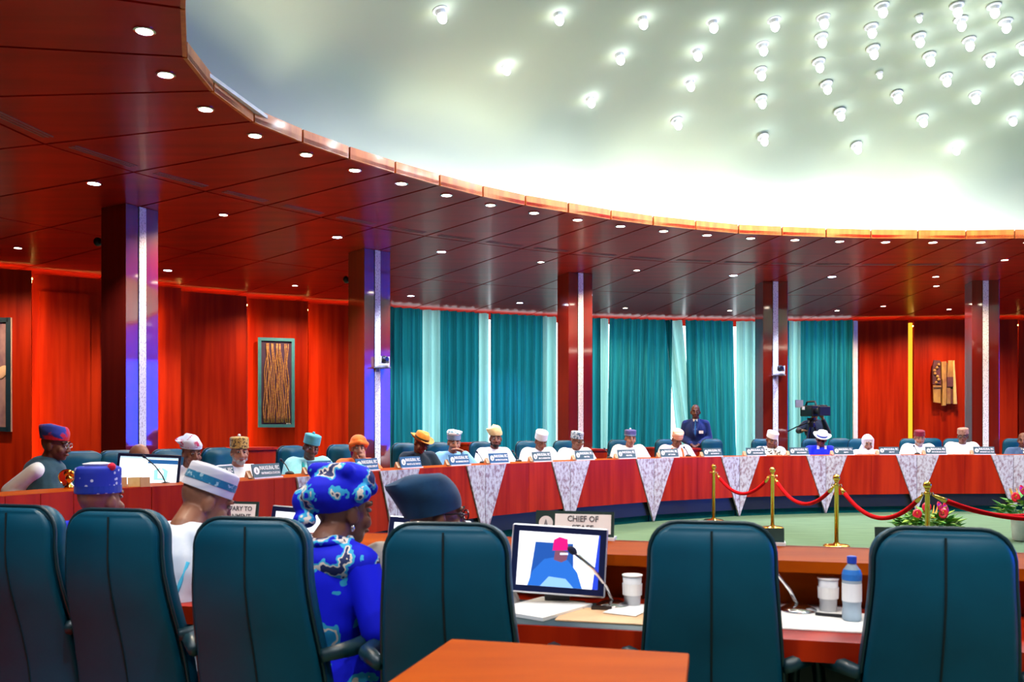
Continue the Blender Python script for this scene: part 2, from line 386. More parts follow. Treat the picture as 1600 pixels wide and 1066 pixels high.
# door leaf lines on the third panel
o, a, b, tt, n = panel(62, 14.72, 141, 15.12, 'door_leaf', 3.62, wall_left, .05)
struct(o); o.parent = None; o.name = 'door_1'; o['label'] = 'flush red wooden door in the panelled wall right of the glowing slot'
right_panels = [(1339, 21.35, 1419, 21.15), (1428, 21.3, 1512, 21.05), (1514, 21.2, 1590, 20.95), (1592, 21.1, 1690, 20.7), (1692, 20.85, 1800, 20.3)]
for k, (x0, d0, x1, d1) in enumerate(right_panels):
    o, a, b, tt, n = panel(x0, d0, x1, d1, 'wall_panel', parent=wall_back); cove_strip(a, b, n, wall_back)
    if k in (1,): slot(a - tt * .07 + n * .05, wall_back, .1, 3.86, GLOWY, .07)
jb = MB(); p = at(1335.5, 21.3); jb.box((p.x, p.y, 1.95), (.10, .12, 3.9)); struct(jb.build('trim_1', mat('white_jamb', (.9, .86, .9), .5)))['label'] = 'white window jamb at the right end of the curtains'

# window behind the curtains and an assumed, unseen tall blue window at the right end (glowing panes)
DAYG = glow('daylight_pane', (.80, .95, 1.0), WIN_DAY); BLUEG = glow('assumed_blue_pane', (.004, .055, 1.0), WIN_BLUE)
cur_d = [(607, 19.0), (740, 19.95), (870, 20.7), (1020, 21.3), (1180, 21.6), (1260, 21.55), (1335, 21.35)]
win1 = struct(bpy.data.objects.new('window_1', None)); COL.objects.link(win1); win1['label'] = 'row of tall daylit windows behind the teal curtains'
for k in range(9):
    xa, xb = lerp(609, 1331, k / 9), lerp(609, 1331, (k + 1) / 9)
    a, b = at(xa, interp(cur_d, xa) + .55), at(xb, interp(cur_d, xb) + .55); m = (a + b) / 2; ang = math.atan2((b - a).y, (b - a).x)
    MB().box((m.x, m.y, 1.95), ((b - a).length - .06, .02, 3.8), ang).build('pane', DAYG, win1)
    MB().box((a.x, a.y, 1.95), (.06, .08, 3.9), ang).build('mullion', WHITEP, win1)
assumed_win2 = struct(bpy.data.objects.new('assumed_window_2', None)); COL.objects.link(assumed_win2); assumed_win2['label'] = 'assumed tall blue window wall, added unseen at the right end of the room'  # unseen glowing panes, assumed and added so the left columns mirror blue
for k in range(8):
    y = 2.6 + k * 1.75
    MB().box((20.6, y + .85, 2.05), (.02, 1.66, 3.7), 0).build('pane', BLUEG, assumed_win2)
    MB().box((20.55, y, 2.0), (.1, .08, 4.0), 0).build('mullion', WHITEP, assumed_win2)

# curtains: each hanging length of cloth is one object
def curtain(x0, x1, pale, label, slant=0, fold=.21, amp=.095):
    a0, b0 = at(x0, interp(cur_d, x0)), at(x1, interp(cur_d, x1)); L = (b0 - a0).length
    n = max(6, int(L / fold * 8)); rings = []
    ph = random.random() * 6; tt = (b0 - a0).normalized(); nn = Vector((-tt.y, tt.x, 0)); fr = [random.uniform(.7, 1.3) for _ in range(int(L / fold) + 3)]
    for z in (0.02, .5, 1.2, 2.0, 2.8, 3.5, 3.93):
        row = []
        for k in range(n + 1):
            s = k / n * L; q = s / fold; aa = amp * fr[int(q)] * (1 - .25 * z / 4)
            w = math.sin(q * 2 * math.pi + ph) * aa + math.sin(q * 2.7 + ph * 2) * .02
            p = a0 + tt * (s + slant * (2.6 - z) * .12 * (1 - abs(2 * k / n - 1) * .3)) + nn * (w + (.03 if pale else 0))
            row.append((p.x, p.y, z))
        rings.append(row)
    mb = MB(); mb.loft(rings, close=False)
    o = mb.build('curtain', CPALE if pale else CDARK, smooth=True); return tag(o, label, 'curtain')
curtain(604, 662, 0, 'dark teal curtain next to the second column')
curtain(661, 689, 1, 'pale sheer curtain, leftmost of the pale strips')
curtain(688, 748, 0, 'dark teal curtain behind the man in the patterned grey-blue cap')
curtain(746, 766, 1, 'narrow pale sheer strip above the man in the cream cap')
curtain(765, 850, 0, 'dark teal curtain between the cream cap and the third column')
curtain(848, 872, 1, 'pale sheer curtain just left of the third column')
curtain(870, 936, 0, 'dark teal curtain half hidden behind the third column')
curtain(935, 953, 1, 'narrow pale sheer strip just right of the third column')
curtain(951, 1048, 0, 'wide dark teal curtain left of the slanting pale sheer', slant=-.2)
curtain(1046, 1074, 1, 'pale sheer curtain slanting down to the standing man', slant=1.2)
curtain(1072, 1148, 0, 'dark teal curtain behind the standing man in the blue suit', slant=.3)
curtain(1152, 1192, 1, 'greenish pale sheer curtain just left of the fourth column')
curtain(1190, 1232, 0, 'dark teal curtain hidden behind the fourth column')
curtain(1229, 1251, 1, 'bright pale sheer curtain just right of the fourth column')
curtain(1249, 1332, 0, 'dark teal curtain behind the television camera')

# columns
def column(x, d, ang, label):
    p = at(x, d); n = Vector((math.cos(R(ang)), math.sin(R(ang)), 0)); w = .45
    c = p - n * (w / 2) * 0; t = thing('column', label, 'column', (p.x, p.y, 0), R(ang) + math.pi / 2)
    MB().box((0, 0, ZC / 2), (w, w, ZC)).build('shaft', WOODCOL, t, bevel=.004)
    MB().box((0, -w / 2 - .004, ZC / 2), (.095, .012, ZC - .01)).build('inlay_strip', STRIP, t, label='white mosaic strip')
    for s in (-1, 1): MB().box((s * .052, -w / 2 - .002, ZC / 2), (.006, .008, ZC - .01)).build('inlay_edge', BLACK, t)
    return t
cols = [column(203, 10.75, -30, 'square red wooden column with white inlay, leftmost, glowing blue'),
 column(577, 13.4, -49, 'second wooden column from the left, at the left end of the curtains'),
 column(898, 15.4, -68, 'third wooden column, standing before the middle of the curtains'),
 column(1205, 16.3, -87, 'fourth wooden column, between the standing man and the television camera'),
 column(1534, 16.2, -102, 'rightmost wooden column, right of the carved wooden relief')]
def ptz(col, z, label):
    t = thing('dome_camera', label, 'camera'); t.matrix_world = col.matrix_world.copy(); t.location = col.location; t.rotation_euler = col.rotation_euler
    MB().box((.03, -.31, z - .11), (.2, .16, .02)).build('bracket', GREY, t, bevel=.004)
    MB().box((-.02, -.24, z - .14), (.05, .04, .06)).build('bracket_arm', GREY, t)
    MB().lathe([(.075, -.1), (.08, -.08), (.075, -.05)], 20, c=(.05, -.33, z)).build('base', WHITEP, t)
    for s in (-1, 1): MB().box((.05 + s * .07, -.33, z - .0), (.014, .06, .11)).build('yoke', WHITEP, t, bevel=.004)
    h = MB().ell((.05, -.33, z + .01), (.058, .07, .058)).build('head', BLACK, t, smooth=True)
    MB().lathe([(.035, 0), (.035, .02), (.028, .022)], 14, m=Matrix.Translation((.05, -.385, z + .01)) @ Matrix.Rotation(R(90), 4, 'X')).build('lens', mat('lens_glass', (.02, .02, .05), .05, coat=1), h)
ptz(cols[1], 2.37, 'small swivelling camera bracketed on the second column'); ptz(cols[3], 2.42, 'small swivelling camera bracketed on the fourth column')
def knob(x, y, d, label):
    p = at(x, d, y); t = thing('wall_speaker', label, 'speaker', p)
    MB().ell((0, 0, 0), (.05, .06, .055)).build('housing', BLACK, t, smooth=True); MB().box((.055, .02, 0), (.05, .03, .03)).build('mount', BLACK, t)
knob(153, 378, 10.9, 'small black speaker on the side of the leftmost column'); knob(541, 437, 13.5, 'small black speaker on the side of the second column')

# ------------------------------------------------------------------ the ring of desks
near = [Vector((3.2, 3.085, 0)), Vector((1.75, 3.447, 0)), Vector((.296, 3.81, 0)), Vector((-.9, 4.108, 0)), Vector((-1.84, 4.342, 0)), Vector((-2.7, 4.57, 0)), Vector((-3.4, 4.95, 0)), Vector((-3.66, 5.5, 0))]
near = [p - Vector((.242, .970, 0)) * .08 for p in near[:6]] + near[6:]
DESK = [(8, 6.0), (115, 6.45), (186, 6.75), (285, 7.15), (360, 7.5), (490, 8.45), (620, 9.6), (757, 10.85), (890, 12.0), (1021, 13.05), (1155, 13.85), (1290, 14.3), (1432, 14.55), (1583, 14.6), (1745, 14.5), (1930, 14.2)]
PATH = near + [at(x, d) for x, d in DESK]; NN = len(near)
PN = [out_n(PATH, i, False) for i in range(len(PATH))]
ZL, ZS = .93, .75
def sweep(name, m, o0, o1, z0, z1, parent, bevel=0):
    rings = []
    for p, n in zip(PATH, PN): rings.append([(p + n * o0) + Vector((0, 0, z0)), (p + n * o1) + Vector((0, 0, z0)), (p + n * o1) + Vector((0, 0, z1)), (p + n * o0) + Vector((0, 0, z1))])
    return MB().loft(rings).build(name, m, parent, bevel=bevel)
wt = thing('ring_worktop', 'continuous red wooden worktop of the ring of conference desks', 'worktop')
sweep('writing_surface', WOOD, .25, .83, ZS - .05, ZS, wt); sweep('ledge', WOODO, .015, .42, ZL - .04, ZL, wt)
sweep('back_board', WOODO, .25, .28, ZS, ZL - .04, wt)
rail = sweep('front_rail', WOOD, .83, .855, ZS - .06, ZS + .004, wt)
def unit(i, plain, label, left=True):
    a, b = PATH[i], PATH[i + 1]; tt = (b - a).normalized(); L = (b - a).length; n = Vector((-tt.y, tt.x, 0)); na, nb = PN[i], PN[i + 1]
    t = thing('conference_desk', label, 'desk', (a.x, a.y, 0)); inv = -a
    hw = min(.37, L * .23); zt, zb, zp = ZL, .012, .30
    def P(poly, nm, m, off, th): 
        o = MB().prism(poly, inv + a + n * off, tt, (0, 0, 1), n, th).build(nm, m, t); return o
    MB().prism([(0, 0), (L, 0), (L, zp), (0, zp)], n * .10, tt, (0, 0, 1), n, .05).build('plinth', GREENF, t)
    if plain:
        P([(.002, zp), (L / 2 - .003, zp), (L / 2 - .003, zt), (.002, zt)], 'wood_panel', WOOD, 0, .03); P([(L / 2 + .003, zp), (L - .002, zp), (L - .002, zt), (L / 2 + .003, zt)], 'wood_panel', WOOD, 0, .03)
    else:
        hb = hw * (zp - zb) / (zt - zb)
        g = .006
        mid = L / 2
        P([(hb + g, zp), (mid - .002, zp), (mid - .002, zt), (hw + g, zt)] if left else [(.004, zp), (mid - .002, zp), (mid - .002, zt), (.004, zt)], 'wood_panel', WOOD, .004, .03); P([(mid + .002, zp), (L - hb - g, zp), (L - hw - g, zt), (mid + .002, zt)], 'wood_panel', WOOD, .004, .03)
        if left: P([(.005, zb), (.006, zb), (hw, zt), (.005, zt)], 'marble_wedge', MARB, -.012, .03)
        P([(L - .006, zb), (L - .005, zb), (L - .005, zt), (L - hw, zt)], 'marble_wedge', MARB, -.012, .03)
    MB().prism([(0, .1), (L, .1), (L, ZL - .045), (0, ZL - .045)], n * .05, tt, (0, 0, 1), n, .02).build('back_panel', BLACK, t)
    return t
lab = {4: 'below the goateed man in the brown cap', 5: 'below the woman in the orange turban', 6: 'below the man in the orange fedora', 7: 'below the man in the pale blue cap', 8: 'below the man in the purple cap', 9: 'behind the first brass stanchion', 10: 'behind the second brass stanchion', 11: 'below the woman in the white hijab', 12: 'below the man in the tan cap', 13: 'at the right edge of the picture', 14: 'beyond the right edge'}
for i in range(len(PATH) - 1):
    if i < NN - 1: unit(i, True, ['outermost near desk by the bottle', 'near desk behind the water bottle and carton', 'near desk under the chief of staff sign', 'near desk before the navy-capped man', 'near desk before the blue headwrap', 'near desk at the left corner', 'corner desk at the left edge'][i])
    elif i < NN + 4: unit(i, True, ['plain red desk at the left edge before the profile man', 'plain red desk before the profile man in the red cap', 'plain red desk before the blue-capped man', 'plain red desk under the document screen', 'plain red desk right of the document screen', 'plain red desk beside the striped cap'][i - NN + 1])
    else: unit(i, False, 'wood and marble desk section ' + lab[i - NN], i > NN + 4)
def seat_at(px, off):
    """point 'off' metres outside the desk front whose column is px, and the outward direction there"""
    best = None
    for i in range(NN, len(PATH) - 1):
        for k in range(21):
            s = k / 20; p = PATH[i].lerp(PATH[i + 1], s); n = PN[i].lerp(PN[i + 1], s).normalized(); q = p + n * off
            e = abs(800 + FPX * q.x / q.y - px)
            if best is None or e < best[0]: best = (e, q, n, p)
    return best[1], best[2], best[3]

# ------------------------------------------------------------------ chairs
def prof(z): return interp([(.40, .185), (.52, .20), (.66, .235), (.80, .28), (.92, .305), (1.14, .30)], z)
def halfw(z): return interp([(.40, .215), (.60, .21), (.80, .193), (.95, .180), (1.14, .176)], z)
def back_loft(t0, t1, grow, ztop, zbot, r=.085, seg=5):
    rings = []
    zs = [zbot + (ztop - r - zbot) * k / 9 for k in range(10)] + [ztop - r + r * math.sin(R(a)) for a in (12, 24, 36, 48, 60, 70, 80, 90)]
    for z in zs:
        w = halfw(z) + grow; dz = max(0, z - (ztop - r)); w -= r - math.sqrt(max(0, r * r - dz * dz)) if dz > 0 else 0
        y = prof(z); a, b = y - t1, y - t0; e = min(.02, (b - a) / 2.01)
        if dz > 0: sh = (r - math.sqrt(max(0, r * r - dz * dz))) * .35 * (b - a) / r; a += sh; b -= sh
        e = min(e, (b - a) / 2.05)
        rings.append([(-w, a + e, z), (-w + e, a, z), (w - e, a, z), (w, a + e, z), (w, b - e, z), (w - e, b, z), (-w + e, b, z), (-w, b - e, z)])
    return MB().loft(rings)
def make_chair():
    t = thing('office_chair', 'x', 'chair')
    soft(back_loft(0, .035, 0, 1.105, .42).build('back_shell', LEATH, t), 50)
    soft(back_loft(.032, .105, .010, 1.112, .44).build('back_cushion', LEATH, t), 50)
    # welt round the back and the vertical seam of the shell
    r, zt = .085, 1.112; zs = [.44 + (zt - r - .44) * k / 9 for k in range(10)]; wt_ = halfw(1.1) + .006
    arc = [(wt_ - r + r * math.cos(R(q)), zt - r + r * math.sin(R(q))) for q in (15, 30, 45, 60, 75, 90)]
    half = [(halfw(z) + .006, z) for z in zs] + arc
    pts = [(-x, prof(z) - .033, z) for x, z in half] + [(x, prof(z) - .033, z) for x, z in half[::-1]]
    MB().tube(pts, .007, 6).build('piping', LEATHD, t, smooth=True)
    MB().tube([(0, prof(z) + .001, z) for z in [.44 + .65 * k / 14 for k in range(15)]], .0035, 5).build('seam', SEAMM, t)
    s = MB(); s.box((0, -.11, .45), (.48, .48, .11)); o = s.build('seat', LEATH, t, bevel=.035)
    for sx in (-1, 1):
        MB().tube([(sx * .215, .22, .68), (sx * .285, .12, .685), (sx * .295, -.05, .675), (sx * .295, -.22, .66), (sx * .29, -.27, .60), (sx * .28, -.22, .46)], [.022, .028, .03, .028, .022, .02], 8).build('armrest', LEATHD, t, smooth=True)
    MB().lathe([(.03, .09), (.03, .40), (.09, .405)], 12).build('gas_column', BLACK, t)
    b = MB()
    for k in range(5):
        a = k * 2 * math.pi / 5; b.tube([(0, 0, .1), (.16 * math.cos(a), .16 * math.sin(a), .085), (.28 * math.cos(a), .28 * math.sin(a), .07)], [.03, .025, .018], 6)
    b.build('star_base', BLACK, t)
    for k in range(5):
        a = k * 2 * math.pi / 5; MB().ell((.28 * math.cos(a), .28 * math.sin(a), .03), (.03, .03, .03), n=10, k=6).build('caster', BLACK, t)
    return t
chair0 = make_chair(); _used = [False]
def chair(p, facing, label, sc=1.0, dz=0, group=None):
    """p: floor point of the seat; facing: world direction the sitter looks"""
    c = chair0 if not _used[0] else copy_tree(chair0); _used[0] = True
    c.location = (p.x, p.y, dz); c.rotation_euler = (0, 0, math.atan2(facing.y, facing.x) + math.pi / 2); c.scale = (sc, sc, sc)
    c['label'] = label
    if group: c['group'] = group
    return c

# ------------------------------------------------------------------ people
SK = [mat('skin_%d' % i, c, .45, col2=tuple(k * .8 for k in c), scale=(6, 6, 6), spec=.4) for i, c in enumerate([(.28, .115, .068), (.20, .078, .048), (.38, .17, .11), (.13, .05, .034)])]
EYEW = mat('eye_white', (.34, .31, .30), .4); EYED = mat('eye_dark', (.012, .008, .006), .2); LIP = mat('lips', (.22, .06, .05), .5); HAIR = mat('dark_hair', (.012, .010, .010), .9); GREYH = mat('grey_beard', (.40, .38, .38), .9)
GLASS = mat('spectacle_frame', (.02, .015, .015), .3)
def fab(name, col, col2=None, scale=(14, 14, 14), ramp=(.35, .65), kind='noise', rough=.8): return mat('fabric_' + name, col, rough, col2=col2, scale=scale, ramp=ramp, kind=kind, spec=.25, sheen=.15, detail=3)
WHITE = fab('white', (.82, .82, .84), (.74, .74, .78)); CREAM = fab('cream', (.80, .60, .30), (.68, .46, .2))

def hand(mb, w, d, side, scale=1.0, curl=.35):
    """palm, four fingers and a thumb leaving wrist w in direction d"""
    w, d = Vector(w), Vector(d).normalized(); up = Vector((0, 0, 1)) - d * d.z
    if up.length < .2: up = Vector((0, -1, 0)) - d * (-d.y)
    up.normalize(); lat = d.cross(up) * side
    for k in range(3): mb.ell(w + d * (.035 + .02 * k) * scale, (.036 * scale, .036 * scale, .02 * scale), n=10, k=6)
    for f, (off, L) in enumerate(((-.033, .075), (-.011, .085), (.011, .08), (.032, .062))):
        b = w + d * .085 * scale + lat * off * scale; k1 = b + d * L * .5 * scale - up * .006; k2 = k1 + (d * (1 - curl) - up * curl).normalized() * L * .5 * scale
        mb.cone(b, k1, .0105 * scale, .0095 * scale, 8); mb.cone(k1, k2, .0095 * scale, .008 * scale, 8)
    b = w + d * .035 * scale - lat * .036 * scale; k1 = b + (d * .6 - lat * .7).normalized() * .035 * scale; k2 = k1 + (d - lat * .15).normalized() * .032 * scale
    mb.cone(b, k1, .013 * scale, .0115 * scale, 8); mb.cone(k1, k2, .0115 * scale, .0095 * scale, 8)

def head_parts(mb, H, wom=False):
    E = lambda c, r, rot=None: mb.ell(c, r, rot, m=H, n=16, k=10)
    E((0, .015, .015), (.076, .097, .100)); E((0, -.022, -.045), (.064, .078, .088)); E((0, -.048, -.098), (.043, .046, .034)); E((0, -.070, -.112), (.026, .024, .020))
    for s in (-1, 1):
        E((s * .077, .010, -.028), (.012, .024, .034), (0, 0, s * .35)); E((s * .042, -.066, -.052), (.027, .026, .026)); E((s * .03, -.082, .014), (.026, .018, .011))
        E((s * .013, -.106, -.055), (.012, .013, .010))
    mb.cone(H @ Vector((0, -.092, .0)), H @ Vector((0, -.113, -.046)), .009, .014, 8); E((0, -.112, -.05), (.014, .014, .012))
    E((0, -.094, -.084), (.026, .014, .010)); 
def face_bits(H, par, glasses=None, beard=None, closed=False, sunglass=False):
    for s in (-1, 1):
        e = MB().ell((s * .030, -.0885, -.008), (.0145, .010, .008 if not closed else .003), m=H, n=10, k=6).build('eye', EYEW, par, smooth=True)
        MB().ell((s * .030, -.0965, -.009), (.0075, .004, .0075 if not closed else .003), m=H, n=8, k=6).build('pupil', EYED, e, smooth=True)
        MB().tube([H @ Vector((s * .014, -.098, .016)), H @ Vector((s * .032, -.099, .022)), H @ Vector((s * .050, -.086, .014))], .0045, 5).build('eyebrow', HAIR, par)
    MB().ell((0, -.102, -.083), (.024, .010, .0085), m=H, n=12, k=6).build('lips', LIP, par, smooth=True)
    if glasses:
        g = MB()
        for s in (-1, 1):
            g.tube([H @ Vector((s * .034 + .026 * math.cos(a), -.108, -.008 + .019 * math.sin(a))) for a in [k * math.pi / 6 for k in range(13)]], .003, 5)
            g.tube([H @ Vector((s * .06, -.105, -.004)), H @ Vector((s * .078, -.05, -.002)), H @ Vector((s * .082, .015, -.008))], .003, 5)
        g.tube([H @ Vector((-.009, -.109, -.004)), H @ Vector((.009, -.109, -.004))], .003, 5)
        g.build('spectacles', glasses, par)
        if sunglass:
            for s in (-1, 1): MB().ell((s * .034, -.108, -.008), (.026, .003, .019), m=H, n=12, k=6).build('tinted_lens', EYED, par)
    if beard:
        b = MB(); b.ell((0, -.060, -.105), (.046, .047, .034), m=H); b.ell((0, -.074, -.118), (.028, .03, .024), m=H)
        for s in (-1, 1): b.cone(H @ Vector((s * .052, -.03, -.085)), H @ Vector((s * .064, -.005, -.045)), .022, .012, 8)
        b.cone(H @ Vector((-.022, -.103, -.070)), H @ Vector((.022, -.103, -.070)), .006, .006, 6)
        obj('beard', remesh(b, .006, 2), beard, par)

# headgear, in head space (head centre origin, face towards -Y)
def kufi(H, par, m, h=.085, tilt=0, flare=1.0, z0=.03, tuft=None, band=None, name='cap', nudge=0):
    T = H @ Matrix.Rotation(R(tilt), 4, 'X')
    pr = [(.1, 0), (1.0, -.004), (1.0, .004)] + [(lerp(1.0, flare, k / 5), h * k / 5) for k in range(1, 6)] + [(flare * .96, h + .006), (flare * .80, h + .012), (flare * .4, h + .016), (.01, h + .017)]
    c = soft(MB().lathe([(r * .092, z) for r, z in pr[1:]], 28, c=(0, .012 + nudge, z0), sx=.98, sy=1.14, m=T, cap=False).build(name, m, par), 50)
    if band: 
        for zb, hb, bm in band: MB().lathe([(lerp(1, flare, zb / h) * .0935, zb), (lerp(1, flare, (zb + hb) / h) * .0935, zb + hb)], 28, c=(0, .012 + nudge, z0), sx=.98, sy=1.14, m=T, cap=False).build('band', bm, c)
    if tuft: MB().ell((0, .02, z0 + h + .025), (.016, .016, .016), m=T, n=8, k=6).build('tuft', tuft, c, smooth=True)
    return c
def fila(H, par, m, h=.11, lean=(.05, .02), m2=None, z0=.03, tilt=0, sc=1):
    """soft tall cap whose top falls to one side"""
    rings = []; H = H @ Matrix.Rotation(R(tilt), 4, 'X')
    for k in range(11):
        u = k / 10; r = .093 * sc * (1 + .10 * math.sin(u * math.pi)) * (1 if u < .85 else math.sqrt(max(.02, 1 - ((u - .85) / .155) ** 2)))
        ox, oy = lean[0] * u * u, lean[1] * u * u
        rings.append([(ox + r * .98 * math.cos(a) * (1 + .03 * math.sin(3 * a + k)), .012 + oy + r * 1.13 * math.sin(a), z0 + h * u + lean[0] * u * u * .6 * -math.cos(a)) for a in [2 * math.pi * j / 26 for j in range(26)]])
    c = soft(MB().loft(rings, H).build('cap', m, par), 60)
    if m2: MB().lathe([(.0945, .0), (.0985, .03)], 26, c=(0, .012, z0), sx=.98, sy=1.13, m=H, cap=False).build('band', m2, c)
    return c
def fedora(H, par, m, mb, tilt=0):
    T = H @ Matrix.Rotation(R(tilt), 4, 'X')
    rings = []
    for r, z in ((.090, .035), (.118, .032), (.148, .040), (.150, .044), (.118, .037), (.091, .042)):
        rings.append([(r * math.cos(a), .01 + r * 1.15 * math.sin(a), z + (.028 * abs(math.cos(a)) ** 2 if r > .13 else 0)) for a in [2 * math.pi * j / 28 for j in range(28)]])
    b = soft(MB().loft(rings, T, cap=False).build('hat', m, par), 60)
    rings = []
    for k, (r, z) in enumerate(((.091, .036), (.090, .08), (.084, .115), (.072, .135), (.045, .138), (.005, .128))):
        rings.append([(r * .95 * math.cos(a) * (1 - .18 * (k > 1) * (math.sin(a) < -.4)), .01 + r * 1.18 * math.sin(a), z - (.012 * abs(math.sin(a)) if k > 2 else 0)) for a in [2 * math.pi * j / 28 for j in range(28)]])
    soft(MB().loft(rings, T, cap=False).build('crown', m, b), 60)
    MB().lathe([(.0925, .042), (.0925, .068)], 28, c=(0, .01, 0), sx=.955, sy=1.18, m=T, cap=False).build('ribbon', mb, b)
def hijab(H, par, m, N):
    b = MB(); b.ell((0, .030, .018), (.098, .112, .118), m=H); b.cone(H @ Vector((0, .035, -.06)), N + Vector((0, .02, -.02)), .092, .13, 16); b.ell(N + Vector((0, -.02, -.06)), (.20, .14, .07))
    for s in (-1, 1): b.cone(H @ Vector((s * .068, -.045, .06)), H @ Vector((s * .062, -.05, -.10)), .026, .03, 10)
    b.cone(H @ Vector((-.05, -.05, -.128)), H @ Vector((.05, -.05, -.128)), .03, .03, 10); b.cone(H @ Vector((-.06, -.055, .078)), H @ Vector((.06, -.055, .078)), .024, .024, 10)
    obj('hijab', remesh(b, .009, 3), m, par)
def turban(H, par, m):
    b = MB(); b.ell((0, .022, .055), (.098, .115, .085), m=H); b.cone(H @ Vector((-.088, -.03, .03)), H @ Vector((.0, -.085, .055)), .03, .03, 10); b.cone(H @ Vector((.088, -.03, .03)), H @ Vector((.0, -.085, .055)), .03, .03, 10)
    b.cone(H @ Vector((-.09, -.02, .03)), H @ Vector((-.07, .09, -.04)), .03, .03, 10); b.cone(H @ Vector((.09, -.02, .03)), H @ Vector((.07, .09, -.04)), .03, .03, 10); b.ell((0, .09, -.03), (.075, .05, .06), m=H)
    obj('turban', remesh(b, .008, 3), m, par)

def person(label, pos, facing, ztop=None, zcap=.16, look=0, nod=0, roll=0, skin=0, gown=WHITE, sleeve=.09, arms=('desk', 'desk'), hat=None, glasses=None, beard=None, lean=.0, vox=.009, gvox=.016, wide=1.0, stand=False, closed=False, sunglass=False, collar=None, side_lean=0, extra=None, dz=None, neck_fwd=.02, arm_w=1.0, hz=.14, hf=.0):
    t = thing('person', label, 'person', (pos.x, pos.y, 0), math.atan2(facing.y, facing.x) + math.pi / 2)
    base = .43 if stand else 0.0
    zoff = base if dz is None else dz + base
    N = Vector((side_lean, -neck_fwd - lean, 1.085))
    Hc = N + Vector((side_lean * .25, -.03 - hf - lean * .35 - .05 * max(0, math.sin(R(nod))), hz - .05 * max(0, math.sin(R(nod)))))
    if ztop is not None: zoff = ztop - (Hc.z + zcap)
    O = Vector((0, 0, zoff))
    N = N + O; Hc = Hc + O
    H = Matrix.Translation(Hc) @ Matrix.Rotation(R(look), 4, 'Z') @ Matrix.Rotation(R(nod), 4, 'X') @ Matrix.Rotation(R(roll), 4, 'Y')
    sk = SK[skin]
    # skin body: head, neck, slim core, arms and hands in one surface
    b = MB(); head_parts(b, H)
    b.cone(H @ Vector((0, .02, -.07)), N + Vector((0, .015, -.03)), .056, .062, 14); b.ell(N + Vector((0, .02, -.07)), (.10, .075, .06))
    pel = Vector((0, .06, .55)) + O
    b.cone(N + Vector((0, .02, -.08)), pel, .07, .09, 12)
    g = MB()
    g.ell(N + Vector((0, .03, -.10)), (.165 * wide, .105, .085)); g.cone(N + Vector((0, .03, -.13)), N.lerp(pel, .55) , .135, .15, 16); g.ell(N.lerp(pel, .38) + Vector((0, -.01, 0)), (.19 * wide, .145, .19)); g.ell(pel + Vector((0, -.03, .05)), (.19, .145, .19))
    if N.y > -.2: g.ell(N + Vector((0, .035, -.055)), (.085, .07, .045))
    for s, kind in zip((-1, 1), arms):
        sh = N + Vector((s * .175 * wide, .03, -.085)); g.cone(N + Vector((s * .045, .03, -.045)), sh, .055, sleeve, 12)
        if kind == 'desk': el, wr, hd = N + Vector((s * .27 * wide, -.06, -.30)), Vector((s * .15, N.y - .34, .80)), Vector((-s * .45, -1, .02))
        elif kind == 'chin': el, wr, hd = N + Vector((s * .20, -.24, -.235)), H @ Vector((s * .045, -.115, -.175)), Vector((-s * .12, .15, 1))
        elif kind == 'mouth': el, wr, hd = N + Vector((s * .20, -.24, -.235)), H @ Vector((s * .085, -.125, -.115)), Vector((-s * 1, -.1, .35))
        elif kind == 'cheek': el, wr, hd = N + Vector((s * .17, -.24, -.24)), H @ Vector((s * .085, -.075, -.125)), Vector((-s * .05, .1, 1))
        elif kind == 'down': el, wr, hd = N + Vector((s * .24 * wide, .02, -.34)), N + Vector((s * .21, -.14, -.54)), Vector((-s * .1, -.4, -1))
        elif kind == 'clasp': el, wr, hd = N + Vector((s * .225, .05, -.34)), N + Vector((s * .06, -.19, -.45)), Vector((-s * .8, -.3, -.45))
        else: el, wr, hd = N + Vector(kind[0]), N + Vector(kind[1]), Vector(kind[2])
        b.cone(sh, el, .04, .036, 10); b.cone(el, wr, .036, .027, 10); hand(b, wr, hd, s)
        k = .78 if kind in ('chin', 'mouth', 'cheek') else .86
        g.cone(sh, el, sleeve * 1.0, sleeve * arm_w, 14); g.cone(el, el.lerp(wr, k), sleeve * arm_w, sleeve * .72, 14)
    bo = obj('body', remesh(b, vox, 2), sk, t)
    if stand:
        for s in (-1, 1): g.cone(pel + Vector((s * .09, -.01, .05)), Vector((s * .10, .03, .52)), .10, .075, 12); g.cone(Vector((s * .10, .03, .52)), Vector((s * .105, .06, .07)), .075, .055, 12)
    else:
        for s in (-1, 1): g.cone(pel + Vector((s * .09, 0, 0)), Vector((s * .14, -.36, .56 + zoff * .5)), .11, .085, 12); g.cone(Vector((s * .14, -.36, .56 + zoff * .5)), Vector((s * .14, -.34, .09)), .08, .06, 12)
    go = obj('gown' if not stand else 'clothes', remesh(g, gvox, 4), gown, t)
    for s in (-1, 1):
        fy = -.38 if not stand else .02
        MB().ell((s * .13, fy - .04, .045), (.05, .12, .045)).build('shoe', BLACK, t, smooth=True)
    face_bits(H, bo, glasses, beard, closed, sunglass)
    if hat: hat(H, t, N)
    if extra: extra(H, t, N, O)
    return t

